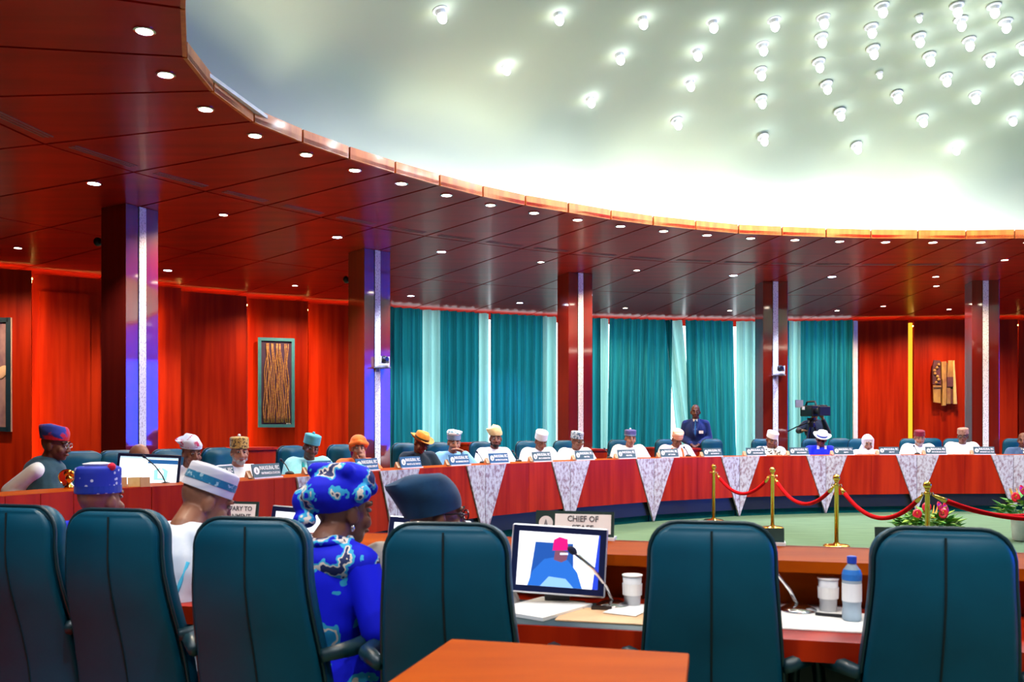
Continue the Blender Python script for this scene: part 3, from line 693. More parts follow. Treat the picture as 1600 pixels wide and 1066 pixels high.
# ------------------------------------------------------------------ people round the far side
def cam_look(pos, facing, yaw):
    c = Vector((-pos.x, -pos.y, 0)).normalized(); c = Matrix.Rotation(R(yaw), 3, 'Z') @ c
    a = math.degrees(math.atan2(c.y, c.x) - math.atan2(facing.y, facing.x)); return (a + 180) % 360 - 180
def suit(shirt, tie, badge=None, lap=None):
    def f(H, t, N, O):
        def pt(x, dz, out): 
            return Vector((x, N.y + interp([(-.5, -.165), (-.35, -.150), (-.22, -.128), (-.12, -.093), (-.05, -.055), (.02, -.04)], dz) - out, N.z + dz))
        s = MB(); s.loft([[pt(-w, z, .004), pt(0, z, .010), pt(w, z, .004), pt(0, z, -.02)] for z, w in ((-.30, .006), (-.22, .028), (-.12, .045), (-.04, .058), (.0, .06))]); s.build('shirt', shirt, t, smooth=True)
        q = MB(); q.loft([[pt(-w, z, .016), pt(0, z, .024), pt(w, z, .016), pt(0, z, 0)] for z, w in ((-.30, .004), (-.26, .022), (-.1, .016), (-.035, .012), (-.02, .016))]); q.build('tie', tie, t, smooth=True)
        if lap:
            for sx in (-1, 1):
                MB().tube([pt(sx * .055, .0, .0), pt(sx * .055, -.08, .012), pt(sx * .035, -.2, .012), pt(sx * .01, -.32, .012)], [.014, .018, .014, .006], 6).build('lapel', lap, t, smooth=True)
        if badge: MB().box(pt(.10, -.23, .012), (.075, .006, .05)).build('badge', badge, t)
    return f
def scarf(m, w=.022, x=.06):
    def f(H, t, N, O):
        for sx in (-1, 1):
            MB().tube([N + Vector((sx * .035, .06, .0)), N + Vector((sx * x, .02, -.02)), N + Vector((sx * x * 1.1, -.06, -.07)), N + Vector((sx * x * 1.2, -.105, -.2)), N + Vector((sx * x * 1.1, -.14, -.35))], w, 8).build('scarf', m, t, smooth=True)
    return f
TEALD = fab('deep_teal', (.01, .30, .30)); ORNG = fab('orange', (.85, .20, .03), (.72, .13, .02)); NAVY = fab('navy', (.006, .02, .035)); LBLUE = fab('light_blue', (.25, .50, .78), (.18, .42, .70)); MINT = fab('mint', (.36, .78, .74), (.26, .66, .64))
ROYAL = fab('royal_blue', (.004, .02, .72), (.003, .014, .58)); SUITB = fab('suit_blue', (.006, .025, .15)); SLATE = fab('slate_suit', (.06, .12, .25)); PINKW = fab('pale_pink', (.80, .70, .76)); CHECK = fab('black_white_print', (.8, .8, .78), (.05, .06, .06), (30, 30, 30), (.42, .5))
CAPS = dict(brown=fab('brown_pattern', (.55, .35, .10), (.10, .06, .03), (45, 45, 45), (.42, .5)), teal=fab('teal_cap', (.10, .42, .48), (.07, .33, .40)), grey=fab('grey_pattern', (.45, .50, .55), (.05, .10, .16), (40, 40, 40), (.44, .5)),
 bluegrey=fab('bluegrey_cap', (.20, .28, .42), (.12, .18, .30)), camo=fab('white_teal_print', (.75, .80, .80), (.02, .20, .28), (26, 26, 26), (.44, .5)), white=fab('white_cap', (.72, .80, .86), (.62, .72, .80)), purple=fab('purple_cap', (.10, .10, .32), (.07, .07, .22)), maroon=fab('maroon_cap', (.20, .008, .03)), stripe=fab('peach_stripe', (.85, .62, .45), (.70, .26, .14), (3, 3, 90), (.42, .56)),
 tan=fab('tan_cap', (.45, .24, .17), (.28, .13, .09), (40, 40, 40)), redwhite=fab('white_red_print', (.62, .66, .76), (.42, .03, .10), (14, 14, 4), (.38, .44)), hatorange=fab('felt_orange', (.72, .30, .04)), hatwhite=fab('felt_white', (.85, .80, .76)), blueband=fab('blue_ribbon', (.02, .06, .45)))
MAG = fab('magenta', (.38, .01, .22))
people = []
def seated(px, ytop, zcap, label, yaw, **k):
    q, n, f = seat_at(px, .98 if px < 1190 else .86); pos = Vector((q.x, q.y, 0))
    fc = -n; c = Vector((-q.x, -q.y, 0)).normalized(); fc = (fc * .6 + c * .4).normalized()
    zt = EYE + (HORIZON - ytop) * (q.y - .05) / FPX
    p = person(label, pos, fc, ztop=zt, zcap=zcap, look=cam_look(pos, fc, yaw), **k); people.append((px, p)); return p
lk = []
seated(213, 694, .118, 'bald person half hidden behind the document screen', 40, nod=25, skin=2, gown=WHITE)
seated(297, 681, .145, 'man in a white and red patterned cap right of the document screen', 25, nod=8, skin=1, gown=WHITE, hat=lambda H, t, N: fila(H, t, CAPS['redwhite'], .10, (-.06, .03), CAPS['white']))
seated(369, 680, .155, 'goateed man in a brown patterned cap and white gown', 12, nod=2, skin=2, gown=WHITE, beard=GREYH, hat=lambda H, t, N: kufi(H, t, CAPS['brown'], .095, tuft=WHITE))
seated(482, 676, .15, 'man in a teal cap and mint gown', 14, nod=10, roll=10, skin=3, gown=MINT, extra=scarf(TEALD, .02, .10), sleeve=.11, hat=lambda H, t, N: kufi(H, t, CAPS['teal'], .09, tuft=CAPS['teal']))
seated(556, 679, .14, 'woman in an orange turban and dress resting her chin on her hand', 8, nod=4, skin=2, gown=ORNG, arms=('desk', 'chin'), hat=lambda H, t, N: turban(H, t, ORNG), extra=lambda H, t, N, O: obj('scarf', remesh(MB().ell(N + Vector((.06, .09, .06)), (.10, .05, .12)), .012, 2), MAG, t))
seated(652, 674, .135, 'man in an orange fedora and dark shirt looking down', 35, nod=24, roll=8, skin=1, gown=NAVY, glasses=GLASS, hat=lambda H, t, N: fedora(H, t, CAPS['hatorange'], BLACK))
seated(707, 670, .165, 'man in a tall grey-blue patterned cap covering his mouth with a hand', 12, nod=8, skin=2, gown=LBLUE, arms=('desk', 'mouth'), hat=lambda H, t, N: (kufi(H, t, CAPS['bluegrey'], .07), fila(H, t, CAPS['camo'], .06, (.02, .01), z0=.085)))
seated(770, 666, .155, 'black-bearded man in a cream cap and white shirt', 6, nod=3, skin=1, gown=WHITE, beard=HAIR, hat=lambda H, t, N: fila(H, t, CREAM, .12, (-.05, .02)))
seated(845, 673, .14, 'man in a pale blue cap looking down, left of the third column', 22, nod=26, skin=1, gown=WHITE, closed=True, sleeve=.11, hat=lambda H, t, N: kufi(H, t, CAPS['white'], .095))
seated(898, 673, .14, 'man in a grey patterned cap and glasses before the third column', 38, nod=10, skin=1, gown=WHITE, glasses=GLASS, sleeve=.11, hat=lambda H, t, N: kufi(H, t, CAPS['grey'], .085))
seated(981, 669, .145, 'man in a purple cap and wide white gown', 15, nod=6, skin=2, gown=WHITE, sleeve=.115, hat=lambda H, t, N: kufi(H, t, CAPS['purple'], .075, tuft=WHITE, band=[(.0, .022, CAPS['bluegrey'])]))
seated(1058, 672, .14, 'man in a peach striped cap and pink gown bending over his papers', 20, nod=32, skin=1, gown=PINKW, extra=scarf(ORNG, .02, .075), closed=True, sleeve=.11, hat=lambda H, t, N: kufi(H, t, CAPS['stripe'], .095))
seated(1207, 673, .14, 'man in a white cap and printed shirt resting his head on his hand', 20, nod=20, roll=10, skin=1, gown=CHECK, arms=('desk', 'cheek'), hat=lambda H, t, N: kufi(H, t, WHITE, .085, flare=1.05))
seated(1282, 673, .13, 'man in a white fedora with blue ribbon and royal blue shirt', -4, nod=20, roll=12, skin=1, gown=ROYAL, glasses=GLASS, sunglass=True, hat=lambda H, t, N: fedora(H, t, CAPS['hatwhite'], CAPS['blueband']), extra=lambda H, t, N, O: [MB().box(N + Vector((s * .06, -.06, -.03)), (.035, .03, .06)).build('collar', WHITE, t) for s in (-1, 1)])
seated(1355, 680, .125, 'woman in a white hijab', 12, nod=18, skin=2, gown=WHITE, hat=lambda H, t, N: hijab(H, t, WHITE, N))
seated(1437, 672, .12, 'grey-bearded man in a maroon cap and white gown', 12, nod=12, skin=2, gown=WHITE, beard=GREYH, sleeve=.11, hat=lambda H, t, N: kufi(H, t, CAPS['maroon'], .07, flare=.93))
seated(1501, 668, .135, 'man in a tan patterned cap and glasses left of the rightmost column', -4, nod=10, skin=1, gown=WHITE, glasses=GLASS, sleeve=.11, hat=lambda H, t, N: kufi(H, t, CAPS['tan'], .08, flare=.95))
seated(1599, 676, .118, 'man in a slate suit and striped tie at the right edge', -2, nod=4, skin=1, gown=SLATE, extra=suit(WHITE, fab('striped_tie', (.8, .8, .8), (.02, .02, .06), (3, 3, 60), (.48, .52)), lap=SLATE))

# chairs behind them, each named by its sitter
chl = {213: 'green leather chair of the bald person behind the document screen', 297: 'green leather chair of the man in the white and red cap', 369: 'green leather chair of the goateed man in the brown cap', 482: 'green leather chair of the man in the mint gown', 556: 'green leather chair of the woman in orange',
 652: 'green leather chair of the man in the orange fedora', 707: 'green leather chair of the man covering his mouth', 770: 'green leather chair of the black-bearded man in cream cap', 845: 'green leather chair of the man in the pale blue cap', 898: 'green leather chair before the third column', 981: 'green leather chair of the man in the purple cap',
 1058: 'green leather chair of the man in the peach striped cap', 1207: 'green leather chair of the man in the white cap', 1282: 'green leather chair of the man in the white fedora', 1355: 'green leather chair of the woman in the white hijab', 1437: 'green leather chair of the man in the maroon cap', 1501: 'green leather chair of the man in the tan cap', 1599: 'green leather chair of the man in the slate suit',
 1125: 'empty green leather chair right of the standing man', 150: 'empty green leather chair behind the blue-capped man', 1320: 'empty green leather chair between the white fedora and the hijab', 1468: 'empty green leather chair between the maroon and tan caps', 420: 'empty green leather chair left of the mint gown'}
for px, l in chl.items():
    if px == 420: continue
    q, n, f = seat_at(px, (.98 if px < 1190 else .84) if px not in (1320, 1468) else 1.2)
    chair(Vector((q.x, q.y, 0)), -n, l, 1.06)

# name signs on the far desks
signs = [(420, 'HM FINANCE & CO-ECON', PLATEG, 'slate name sign in front of the goateed man'), (505, 'HM EDUCATION', PLATEB, 'blue name sign half hidden by the blue headwrap'), (574, 'HMS LABOUR & EMPLOY', PLATEB, 'blue name sign in front of the woman in the orange turban'), (647, 'HM ART & CULTURE ECO', PLATEB, 'blue name sign in front of the man in the orange fedora'),
 (717, 'HM COMMUNICATION, DIG', PLATEB, 'blue name sign in front of the man covering his mouth'), (784, 'HM HEALTH & SOCIAL', PLATEB, 'blue name sign in front of the bearded man in the cream cap'), (851, 'HM CO-ORDINATION', PLATEG, 'slate name sign in front of the man in the pale blue cap'), (916, 'HM STEEL', PLATEG, 'slate name sign in front of the third column'),
 (982, 'HMS STEEL', PLATEG, 'slate name sign in front of the man in the purple cap'), (1049, 'HM TOURISM', PLATEG, 'slate name sign in front of the man in the peach striped cap'), (1115, 'HM TRANSPORT', PLATEG, 'slate name sign right above the first brass stanchion'), (1183, 'HM ENVIRONMENT', PLATEG, 'slate name sign left of the man in the white cap'),
 (1251, 'HM GOVERNMENT', PLATEG, 'slate name sign left of the man in the white fedora'), (1321, 'HM FCT', PLATEG, 'slate name sign between the white fedora and the white hijab'), (1392, 'HMS FCT', PLATEG, 'slate name sign right of the woman in the white hijab'), (1464, 'HM WATER RESOURCES', PLATEG, 'slate name sign between the maroon cap and the tan cap'), (1540, 'HM BUDGET & EC. PLAN', PLATEG, 'slate name sign below the rightmost column'), (345, 'HM JUSTICE', PLATEG, 'slate name sign behind the striped white cap')]
def crest(par, c, r, m):
    MB().lathe([(r, 0), (r, .002), (.001, .0025)], 20, m=m @ Matrix.Translation(c)).build('crest', LETW, par)
    MB().prism([(-.3 * r, -.5 * r), (.3 * r, -.5 * r), (.18 * r, .1 * r), (0, .6 * r), (-.18 * r, .1 * r)], m @ Vector((c[0], c[1], .003)), (m.to_3x3() @ Vector((1, 0, 0))), (m.to_3x3() @ Vector((0, 1, 0))), (m.to_3x3() @ Vector((0, 0, 1))), .001).build('emblem', GREY, par)
def name_sign(p, n, label, lines, board, w=.345, h=.122, z=ZL, tilt=14, crest_r=.034, inset=None):
    t = thing('name_sign', label, 'sign', (p.x, p.y, z), math.atan2(n.y, n.x) - math.pi / 2)
    A = Matrix.Translation((0, 0, .012)) @ Matrix.Rotation(R(90 - tilt), 4, 'X')
    b = MB(); b.box((0, h / 2, -.004), (w, h, .008), m=A); b.build('board', board, t)
    MB().box((0, .02, .006), (w + .01, .075, .012)).build('base', WHITEP, t)
    if w > .34: MB().prism([(.012, .012), (.07, .012), (.05, .075)], (-w / 2 - .045, 0, 0), (0, 1, 0), (0, 0, 1), (1, 0, 0), .05).build('side_wedge', TAN, t)
    if inset: MB().box((inset[0], h / 2, .001), (inset[1], inset[2], .003), m=A).build('inset', PAPER, t)
    for s, size, x, y, wd, m in lines:
        o = obj('lettering', text_mesh(s, size, size * .02, wd), m, t); o.matrix_local = A @ Matrix.Translation((x, y, .0035))
    crest(t, (-w / 2 + crest_r + .014, h / 2, .001), crest_r, A)
    return t
for px, l2, b, l in signs:
    q, n, f = seat_at(px, .13)
    name_sign(q, n, l, [('INAUGURAL FEC', .05, .035, .082, .245, LETW), (l2, .03, .04, .034, min(.23, .0135 * len(l2)), LETW)], b)
# desk microphones
def mic(p, dirn, label, z=ZS, L=.30, group=None, s=1.0):
    t = thing('microphone', label, 'microphone', (p.x, p.y, z), math.atan2(dirn.y, dirn.x), group=group)
    MB().lathe([(.045 * s, 0), (.045 * s, .012), (.03 * s, .024), (.012, .03)], 14).build('base', CHROME if s > 1 else BLACK, t, smooth=True)
    pts = [(0, 0, .02), (L * .12, 0, L * .32), (L * .36, 0, L * .62), (L * .66, 0, L * .86)]
    MB().tube(pts, .005 * s, 6).build('gooseneck', CHROME if s > 1 else BLACK, t, smooth=True)
    MB().ell((L * .72, 0, L * .91), (.021, .013, .013), (0, -.65, 0)).build('head', mat('mic_foam', (.01, .015, .05), .8), t, smooth=True)
    return t
for px, nm in ((455, 'man in the mint gown'), (757, 'bearded man in the cream cap'), (812, 'man in the pale blue cap'), (955, 'man in the purple cap'), (1076, 'man in the peach striped cap'), (1435, 'man in the maroon cap')):
    q, n, f = seat_at(px, .42); mic(q, n, 'thin black microphone before the ' + nm, ZL, .15)
# wooden consoles behind the row
def console(px, off, w, top, label):
    q, n, f = seat_at(px, off); t = thing('rear_console', label, 'desk', (q.x, q.y, 0), math.atan2(n.y, n.x) - math.pi / 2)
    MB().prism([(-w / 2 + .08, 0), (w / 2 - .08, 0), (w / 2, top), (-w / 2, top)], (0, 0, 0), (1, 0, 0), (0, 0, 1), (0, 1, 0), .4).build('body', WOOD, t)
    MB().box((0, .2, top + .01), (w + .04, .46, .03)).build('top', WOOD, t)
    MB().prism([(w / 2 - .07, 0), (w / 2 - .065, 0), (w / 2 + .08, top), (w / 2 + .012, top)], (0, -.004, 0), (1, 0, 0), (0, 0, 1), (0, 1, 0), .3).build('marble_wedge', MARB, t)
console(395, 2.1, .75, 1.12, 'red console behind the goateed man in the brown cap'); console(748, 2.2, .5, 1.12, 'red console behind the man covering his mouth')
console(930, 1.7, .5, 1.0, 'red console right of the third column'); console(1043, 2.0, .5, 1.0, 'red console behind the man in the peach striped cap'); console(1087, 1.25, .45, 1.0, 'red console in front of the standing man')

# man at the head of the table, in profile
q, n, f = seat_at(62, .95); pos = Vector((q.x, q.y, 0)); fc = Vector((.92, .12, 0)).normalized()
AGB = fab('grey_teal_agbada', (.03, .085, .12), (.02, .06, .09)); REDB = fab('red_blue_print', (.55, .01, .045), (.02, .04, .30), (9, 9, 9), (.46, .52))
def head_man(H, t, N, O):
    b = MB(); b.ell(N + Vector((0, .02, -.09)), (.215, .125, .085)); b.cone(N + Vector((0, .03, -.13)), N + Vector((0, .05, -.55)), .175, .20, 18); b.cone(N + Vector((-.08, .02, -.12)), N + Vector((-.14, -.02, -.5)), .13, .15, 14); b.cone(N + Vector((.06, .02, -.12)), N + Vector((.10, -.06, -.5)), .12, .15, 14)
    b.ell(N + Vector((0, .03, -.05)), (.09, .08, .05)); obj('overgown', remesh(b, .014, 4), AGB, t)
person('man in a red and blue cap and grey robe seen in profile at the left', pos, fc, ztop=EYE + 6 * q.y / FPX, zcap=.17, look=-6, nod=6, skin=1, gown=WHITE, glasses=CHROME, sleeve=.072, lean=.05, vox=.007, arms=(((-.17, .22, -.24), (-.27, .02, -.42), (0, -1, -.1)), 'desk'),
    hat=lambda H, t, N: fila(H, t, REDB, .12, (.01, .03), fab('red_cap_band', (.62, .008, .03))), extra=head_man)
# his desk: screen, books, ornament
def screen_doc():
    p = at(232, 7.45); t = thing('monitor', 'black monitor showing a document, on the desk left of the striped cap', 'monitor', (p.x, p.y, 0), R(12))
    A = Matrix.Translation((0, 0, 1.02)) @ Matrix.Rotation(R(-14), 4, 'X') @ Matrix.Rotation(R(3), 4, 'Y')
    MB().box((0, 0, 0), (.50, .025, .30), m=A).build('bezel', mat('blue_black_plastic', (.006, .012, .06), .3), t, bevel=.006)
    sc = MB().box((0, -.0135, .004), (.455, .002, .235), m=A).build('screen', glow('screen_white', (.86, .93, 1), 1.15), t)
    MB().box((0, -.015, .114), (.455, .002, .014), m=A).build('menu_bar', glow('menu_grey', (.45, .62, .75), .8), sc)
    MB().box((.11, -.015, .085), (.235, .002, .035), m=A).build('title_bar', glow('title_blue', (.02, .10, .28), .8), sc)
    MB().prism([(-.05, -.05), (.05, -.05), (.055, .03), (.02, .05), (-.02, .05), (-.055, .03)], A @ Vector((.10, -.0155, -.02)), A.to_3x3() @ Vector((1, 0, 0)), A.to_3x3() @ Vector((0, 0, 1)), A.to_3x3() @ Vector((0, -1, 0)), .001).build('crest', glow('crest_green', (.30, .62, .62), .9), sc)
    MB().prism([(-.02, -.04), (.02, -.04), (.024, .02), (0, .045), (-.024, .02)], A @ Vector((.10, -.0168, -.015)), A.to_3x3() @ Vector((1, 0, 0)), A.to_3x3() @ Vector((0, 0, 1)), A.to_3x3() @ Vector((0, -1, 0)), .001).build('shield', glow('crest_grey', (.75, .75, .85), 1), sc)
    MB().box((0, .06, .83), (.05, .03, .22)).build('stand', BLACK, t); MB().box((0, .06, ZS + .01), (.22, .16, .02)).build('foot', BLACK, t, bevel=.005)
screen_doc()
for k, (x, w, l) in enumerate(((193, .05, 'small tan book leaning at the left foot of the document screen'), (211, .10, 'larger cream book leaning under the document screen'), (227, .07, 'tan book right of the cream book under the document screen'))):
    p = at(x, 6.95); bk = MB().box((0, 0, .05), (w, .02, .085)); o = tag(bk.build('book', [TAN, CREAM, TAN][k]), l, 'book'); o.location = (p.x, p.y, ZL - .02); o.rotation_euler = (R(-12), 0, R(30))
q, n, f = seat_at(258, .35); mic(q, Vector((-.9, .1, 0)), 'microphone with navy foam head before the document screen', ZL - .02, .26)
p = at(108, 6.75); t = thing('gold_ornament', 'gilded ornament on the desk before the profile man', 'ornament', (p.x, p.y, ZL)); t.scale = (.75, .75, .75)
MB().lathe([(.05, 0), (.045, .02), (.02, .04), (.018, .07), (.035, .09), (.03, .12), (.012, .13)], 16).build('pedestal', GOLD, t, smooth=True)
for s in (-1, 1): MB().ell((s * .028, 0, .15), (.026, .02, .03)).build('wing', GOLD, t, smooth=True)
MB().ell((0, -.01, .165), (.016, .02, .02)).build('head', GOLD, t, smooth=True)
p = at(104, 7.05); t = thing('red_disc_stand', 'round red disc with gilded rim beside the gold ornament', 'ornament', (p.x, p.y, ZL), R(10)); t.scale = (.7, .7, .7)
A = Matrix.Translation((0, 0, .1)) @ Matrix.Rotation(R(80), 4, 'X')
MB().lathe([(.075, 0), (.075, .012), (.001, .014)], 24, m=A).build('disc', mat('red_enamel', (.75, .03, .01), .3), t); MB().tube([A @ Vector((.08 * math.cos(a), .08 * math.sin(a), .006)) for a in [k * math.pi / 12 for k in range(25)]], .008, 6).build('rim', GOLD, t); MB().box((0, .01, .012), (.07, .05, .024)).build('foot', GOLD, t)
q, n, f = seat_at(95, .55); fo = MB().box((0, 0, .012), (.30, .22, .024)); o = tag(fo.build('folder', mat('maroon_folder', (.16, .01, .02), .5)), 'dark maroon folder on the desk before the profile man', 'folder'); o.location = (q.x, q.y, ZS + .001); o.rotation_euler = (0, 0, R(40))

# standing guard and television camera
p = at(1087, 15.7); person('man in a blue suit standing before the curtain with clasped hands', Vector((p.x, p.y, 0)), Vector((-.25, -.97, 0)), ztop=EYE + 34 * 15.7 / FPX, zcap=.118, look=4, nod=3, skin=3, gown=SUITB, arms=('clasp', 'clasp'), stand=True, sleeve=.068, gvox=.013, extra=suit(WHITE, fab('blue_tie', (.02, .13, .42)), WHITE, SUITB))
p = at(1272, 17.2); CAMG = fab('cameraman_navy', (.01, .02, .055))
person('camera operator in dark clothes behind the television camera', Vector((p.x, p.y, 0)), Vector((-.2, -.98, 0)), ztop=1.78, zcap=.118, look=0, nod=10, skin=0, gown=CAMG, stand=True, sleeve=.06,
   arms=(((-.30, -.12, -.22), (-.26, -.36, -.22), (.5, -1, .1)), ((.24, -.12, -.26), (.10, -.38, .02), (-.5, -.4, .6))))
p = at(1268, 16.45); t = thing('camera_tripod', 'black tripod under the television camera', 'tripod', (p.x, p.y, 0))
for k in range(3):
    a = R(90 + 120 * k); MB().tube([(.05 * math.cos(a), .05 * math.sin(a), 1.42), (.22 * math.cos(a), .22 * math.sin(a), .75), (.42 * math.cos(a), .42 * math.sin(a), .02)], [.022, .018, .014], 6).build('leg', BLACK, t)
MB().lathe([(.07, 1.38), (.07, 1.46), (.05, 1.5), (.08, 1.52), (.08, 1.55)], 14).build('fluid_head', BLACK, t); MB().tube([(-.03, .05, 1.47), (-.22, .2, 1.38), (-.40, .25, 1.28)], .012, 6).build('pan_handle', BLACK, t)
t = thing('television_camera', 'large black television camera on a tripod before the curtain', 'camera', (p.x, p.y, 1.55), R(12))
MB().box((0, .05, .13), (.17, .42, .2)).build('body', BLACK, t, bevel=.015); MB().lathe([(.055, 0), (.06, .1), (.075, .2), (.08, .24), (.07, .245)], 18, m=Matrix.Translation((0, -.16, .12)) @ Matrix.Rotation(R(90), 4, 'X')).build('lens', BLACK, t, smooth=True)
MB().box((0, -.42, .12), (.22, .06, .17)).build('lens_hood', BLACK, t, bevel=.01); MB().tube([(0, -.15, .23), (0, -.12, .30), (0, .15, .30), (0, .2, .23)], .018, 8).build('handle', BLACK, t); MB().box((.22, .0, .18), (.14, .12, .12)).build('viewfinder', BLACK, t, bevel=.01)
MB().box((-.22, .05, .26), (.20, .015, .14), R(20)).build('monitor_flap', GREY, t); MB().box((-.14, .05, .18), (.05, .03, .06)).build('flap_arm', WHITEP, t)

# wall art
def art_frame():
    a, b = at(403, 17.5), at(460, 17.74); tt = (b - a).normalized(); n = Vector((tt.y, -tt.x, 0)); m = (a + b) / 2; W = (b - a).length; z0, z1 = 1.375, 3.13
    t = thing('framed_relief', 'tall framed relief of golden stems on the red wall', 'artwork', (m.x, m.y, 0), math.atan2(tt.y, tt.x))
    fr = mat('teal_frame', (.06, .26, .32), .4)
    MB().box((0, 0, (z0 + z1) / 2), (W - .02, .03, z1 - z0 - .02)).build('backing', mat('dark_purple_board', (.06, .025, .07), .7), t)
    for s in (-1, 1): MB().box((s * (W / 2 - .03), -.02, (z0 + z1) / 2), (.06, .07, z1 - z0)).build('frame_side', fr, t)
    for z in (z0 + .03, z1 - .03): MB().box((0, -.02, z), (W - .12, .07, .06)).build('frame_rail', fr, t)
    g = mat('gold_relief', (.62, .34, .10), .45, metal=.4, col2=(.35, .14, .10), scale=(30, 30, 30))
    for k in range(15):
        x0 = -W / 2 + .11 + (W - .22) * k / 14; pts = []; ph = random.random() * 6
        for j in range(14):
            u = j / 13; pts.append((x0 * (1 - .22 * (u > .3) * (u - .3) * 1.2) + .012 * math.sin(u * 14 + ph) + (.05 * math.sin(ph) * max(0, u - .75) * 3), -.03 - .01 * math.sin(k), z0 + .09 + (z1 - z0 - .2) * u))
        MB().tube(pts, [.016 - .006 * j / 13 for j in range(14)], 6).build('stem', g, t, smooth=True)
    MB().box((W / 2 - .12, -.03, z0 + .075), (.08, .005, .02)).build('caption_plate', PAPER, t)
art_frame()
def art_left():
    a, b = at(-78, 13.92), at(19, 14.26); tt = (b - a).normalized(); m = (a + b) / 2; W = (b - a).length; z0, z1 = 1.31, 3.12
    t = thing('framed_picture', 'dark framed picture cut by the left edge', 'artwork', (m.x, m.y, 0), math.atan2(tt.y, tt.x))
    MB().box((0, -.02, (z0 + z1) / 2), (W - .1, .02, z1 - z0 - .1)).build('canvas', mat('mauve_canvas', (.42, .25, .25), .7, col2=(.22, .12, .16), scale=(6, 6, 3), detail=8), t)
    fr = mat('navy_frame', (.006, .03, .05), .4); ed = mat('pale_frame_edge', (.6, .4, .3), .4)
    for s in (-1, 1): MB().box((s * (W / 2 - .045), -.04, (z0 + z1) / 2), (.07, .06, z1 - z0)).build('frame_side', fr, t); MB().box((s * (W / 2 - .005), -.04, (z0 + z1) / 2), (.016, .065, z1 - z0)).build('frame_edge', ed, t)
    for z in (z0 + .04, z1 - .04): MB().box((0, -.04, z), (W - .1, .06, .07)).build('frame_rail', fr, t)
    MB().ell((W / 2 - .14, -.04, 2.25), (.07, .02, .12), (0, .5, 0)).build('painted_bird', mat('cream_paint', (.8, .5, .3), .7), t)
art_left()
def carving():
    m = at(1477, 21.05); t = thing('carved_relief', 'three-part carved wooden relief on the right wall', 'artwork', (m.x, m.y, 0), R(-7)); y0 = EYE
    g = mat('carved_ochre', (.50, .26, .05), .5, col2=(.26, .10, .03), scale=(6, 6, 3), bump=.4); dk = mat('carved_dark', (.14, .035, .03), .6, col2=(.08, .02, .02), bump=.4)
    z0, z1 = 1.92, 2.94
    MB().box((0, .02, (z0 + z1) / 2), (.40, .03, z1 - z0 - .1)).build('backing_board', dk, t)
    MB().prism([(-.29, 2.38), (-.12, 2.38), (-.13, z1), (-.27, z1 + .01), (-.30, 2.75)], (0, 0, 0), (1, 0, 0), (0, 0, 1), (0, -1, 0), .06).build('carved_block', dk, t)
    for k in range(7): MB().ell((-.22 + .05 * math.sin(k * 1.3), -.07, 2.42 + .07 * k), (.035, .03, .035)).build('carved_knob', g, t, smooth=True)
    MB().prism([(-.27, z0 + .04), (-.12, z0 + .02), (-.12, 2.36), (-.28, 2.36)], (0, 0, 0), (1, 0, 0), (0, 0, 1), (0, -1, 0), .05).build('carved_block', g, t); MB().box((-.2, -.06, 2.33), (.18, .04, .04)).build('carved_band', g, t)
    MB().prism([(-.10, 2.5), (.0, 2.5), (.0, z1 - .02), (-.11, z1 - .03)], (0, 0, 0), (1, 0, 0), (0, 0, 1), (0, -1, 0), .07).build('carved_slat', g, t)
    MB().prism([(-.09, z0 - .04), (-.01, z0 - .04), (.0, 2.5), (-.09, 2.5)], (0, 0, 0), (1, 0, 0), (0, 0, 1), (0, -1, 0), .09).build('carved_slat', g, t)
    MB().prism([(.02, 2.55), (.20, 2.55), (.19, z1), (.06, z1)], (0, 0, 0), (1, 0, 0), (0, 0, 1), (0, -1, 0), .05).build('carved_block', g, t); MB().prism([(.02, 2.32), (.22, 2.32), (.20, 2.55), (.02, 2.55)], (0, 0, 0), (1, 0, 0), (0, 0, 1), (0, -1, 0), .06).build('carved_block', dk, t)
    MB().prism([(.02, z0), (.10, z0), (.10, 2.3), (.02, 2.3)], (0, 0, 0), (1, 0, 0), (0, 0, 1), (0, -1, 0), .05).build('carved_slat', g, t)
    MB().prism([(.17, z0), (.24, z0), (.18, 2.94), (.15, 2.9)], (0, 0, 0), (1, 0, 0), (0, 0, 1), (0, -1, 0), .07).build('carved_slat', mat('pale_ochre', (.75, .50, .15), .5), t)
    MB().box((.13, -.01, 2.1), (.07, .03, .34)).build('carved_inset', dk, t)
carving()

# ------------------------------------------------------------------ rope barrier and flowers on the inner floor
post_px = [(1115, 13.2, 'first brass stanchion, farthest and leftmost'), (1207, 12.25, 'second brass stanchion from the left'), (1307, 10.4, 'third brass stanchion, with its round base showing'), (1449, 9.1, 'fourth brass stanchion, in front of the flowers')]
posts = [at(x, d) for x, d, _ in post_px] + [Vector((6.4, 9.6, 0)), Vector((6.1, 8.6, 0))]
st0 = None
def stanchion(p, label):
    global st0
    if st0 is None:
        t = thing('stanchion', label, 'stanchion')
        MB().lathe([(.15, 0), (.15, .012), (.13, .026), (.04, .034), (.03, .05)], 24).build('base', GOLD, t, smooth=True)
        MB().lathe([(.024, .03), (.024, .70), (.034, .705), (.034, .725), (.022, .735), (.022, .755), (.032, .76), (.02, .77)], 16).build('pole', GOLD, t, smooth=True)
        MB().ell((0, 0, .80), (.042, .042, .042)).build('ball', GOLD, t, smooth=True)
        for k in range(4): a = k * math.pi / 2; MB().tube([(.03 * math.cos(a), .03 * math.sin(a), .715), (.055 * math.cos(a), .055 * math.sin(a), .725), (.06 * math.cos(a), .06 * math.sin(a), .70)], .006, 6).build('hook_ring', GOLD, t)
        st0 = t
    else: t = copy_tree(st0)
    t.location = (p.x, p.y, 0); t['label'] = label; return t
for p, (_, _, l) in zip(posts, post_px): stanchion(p, l)
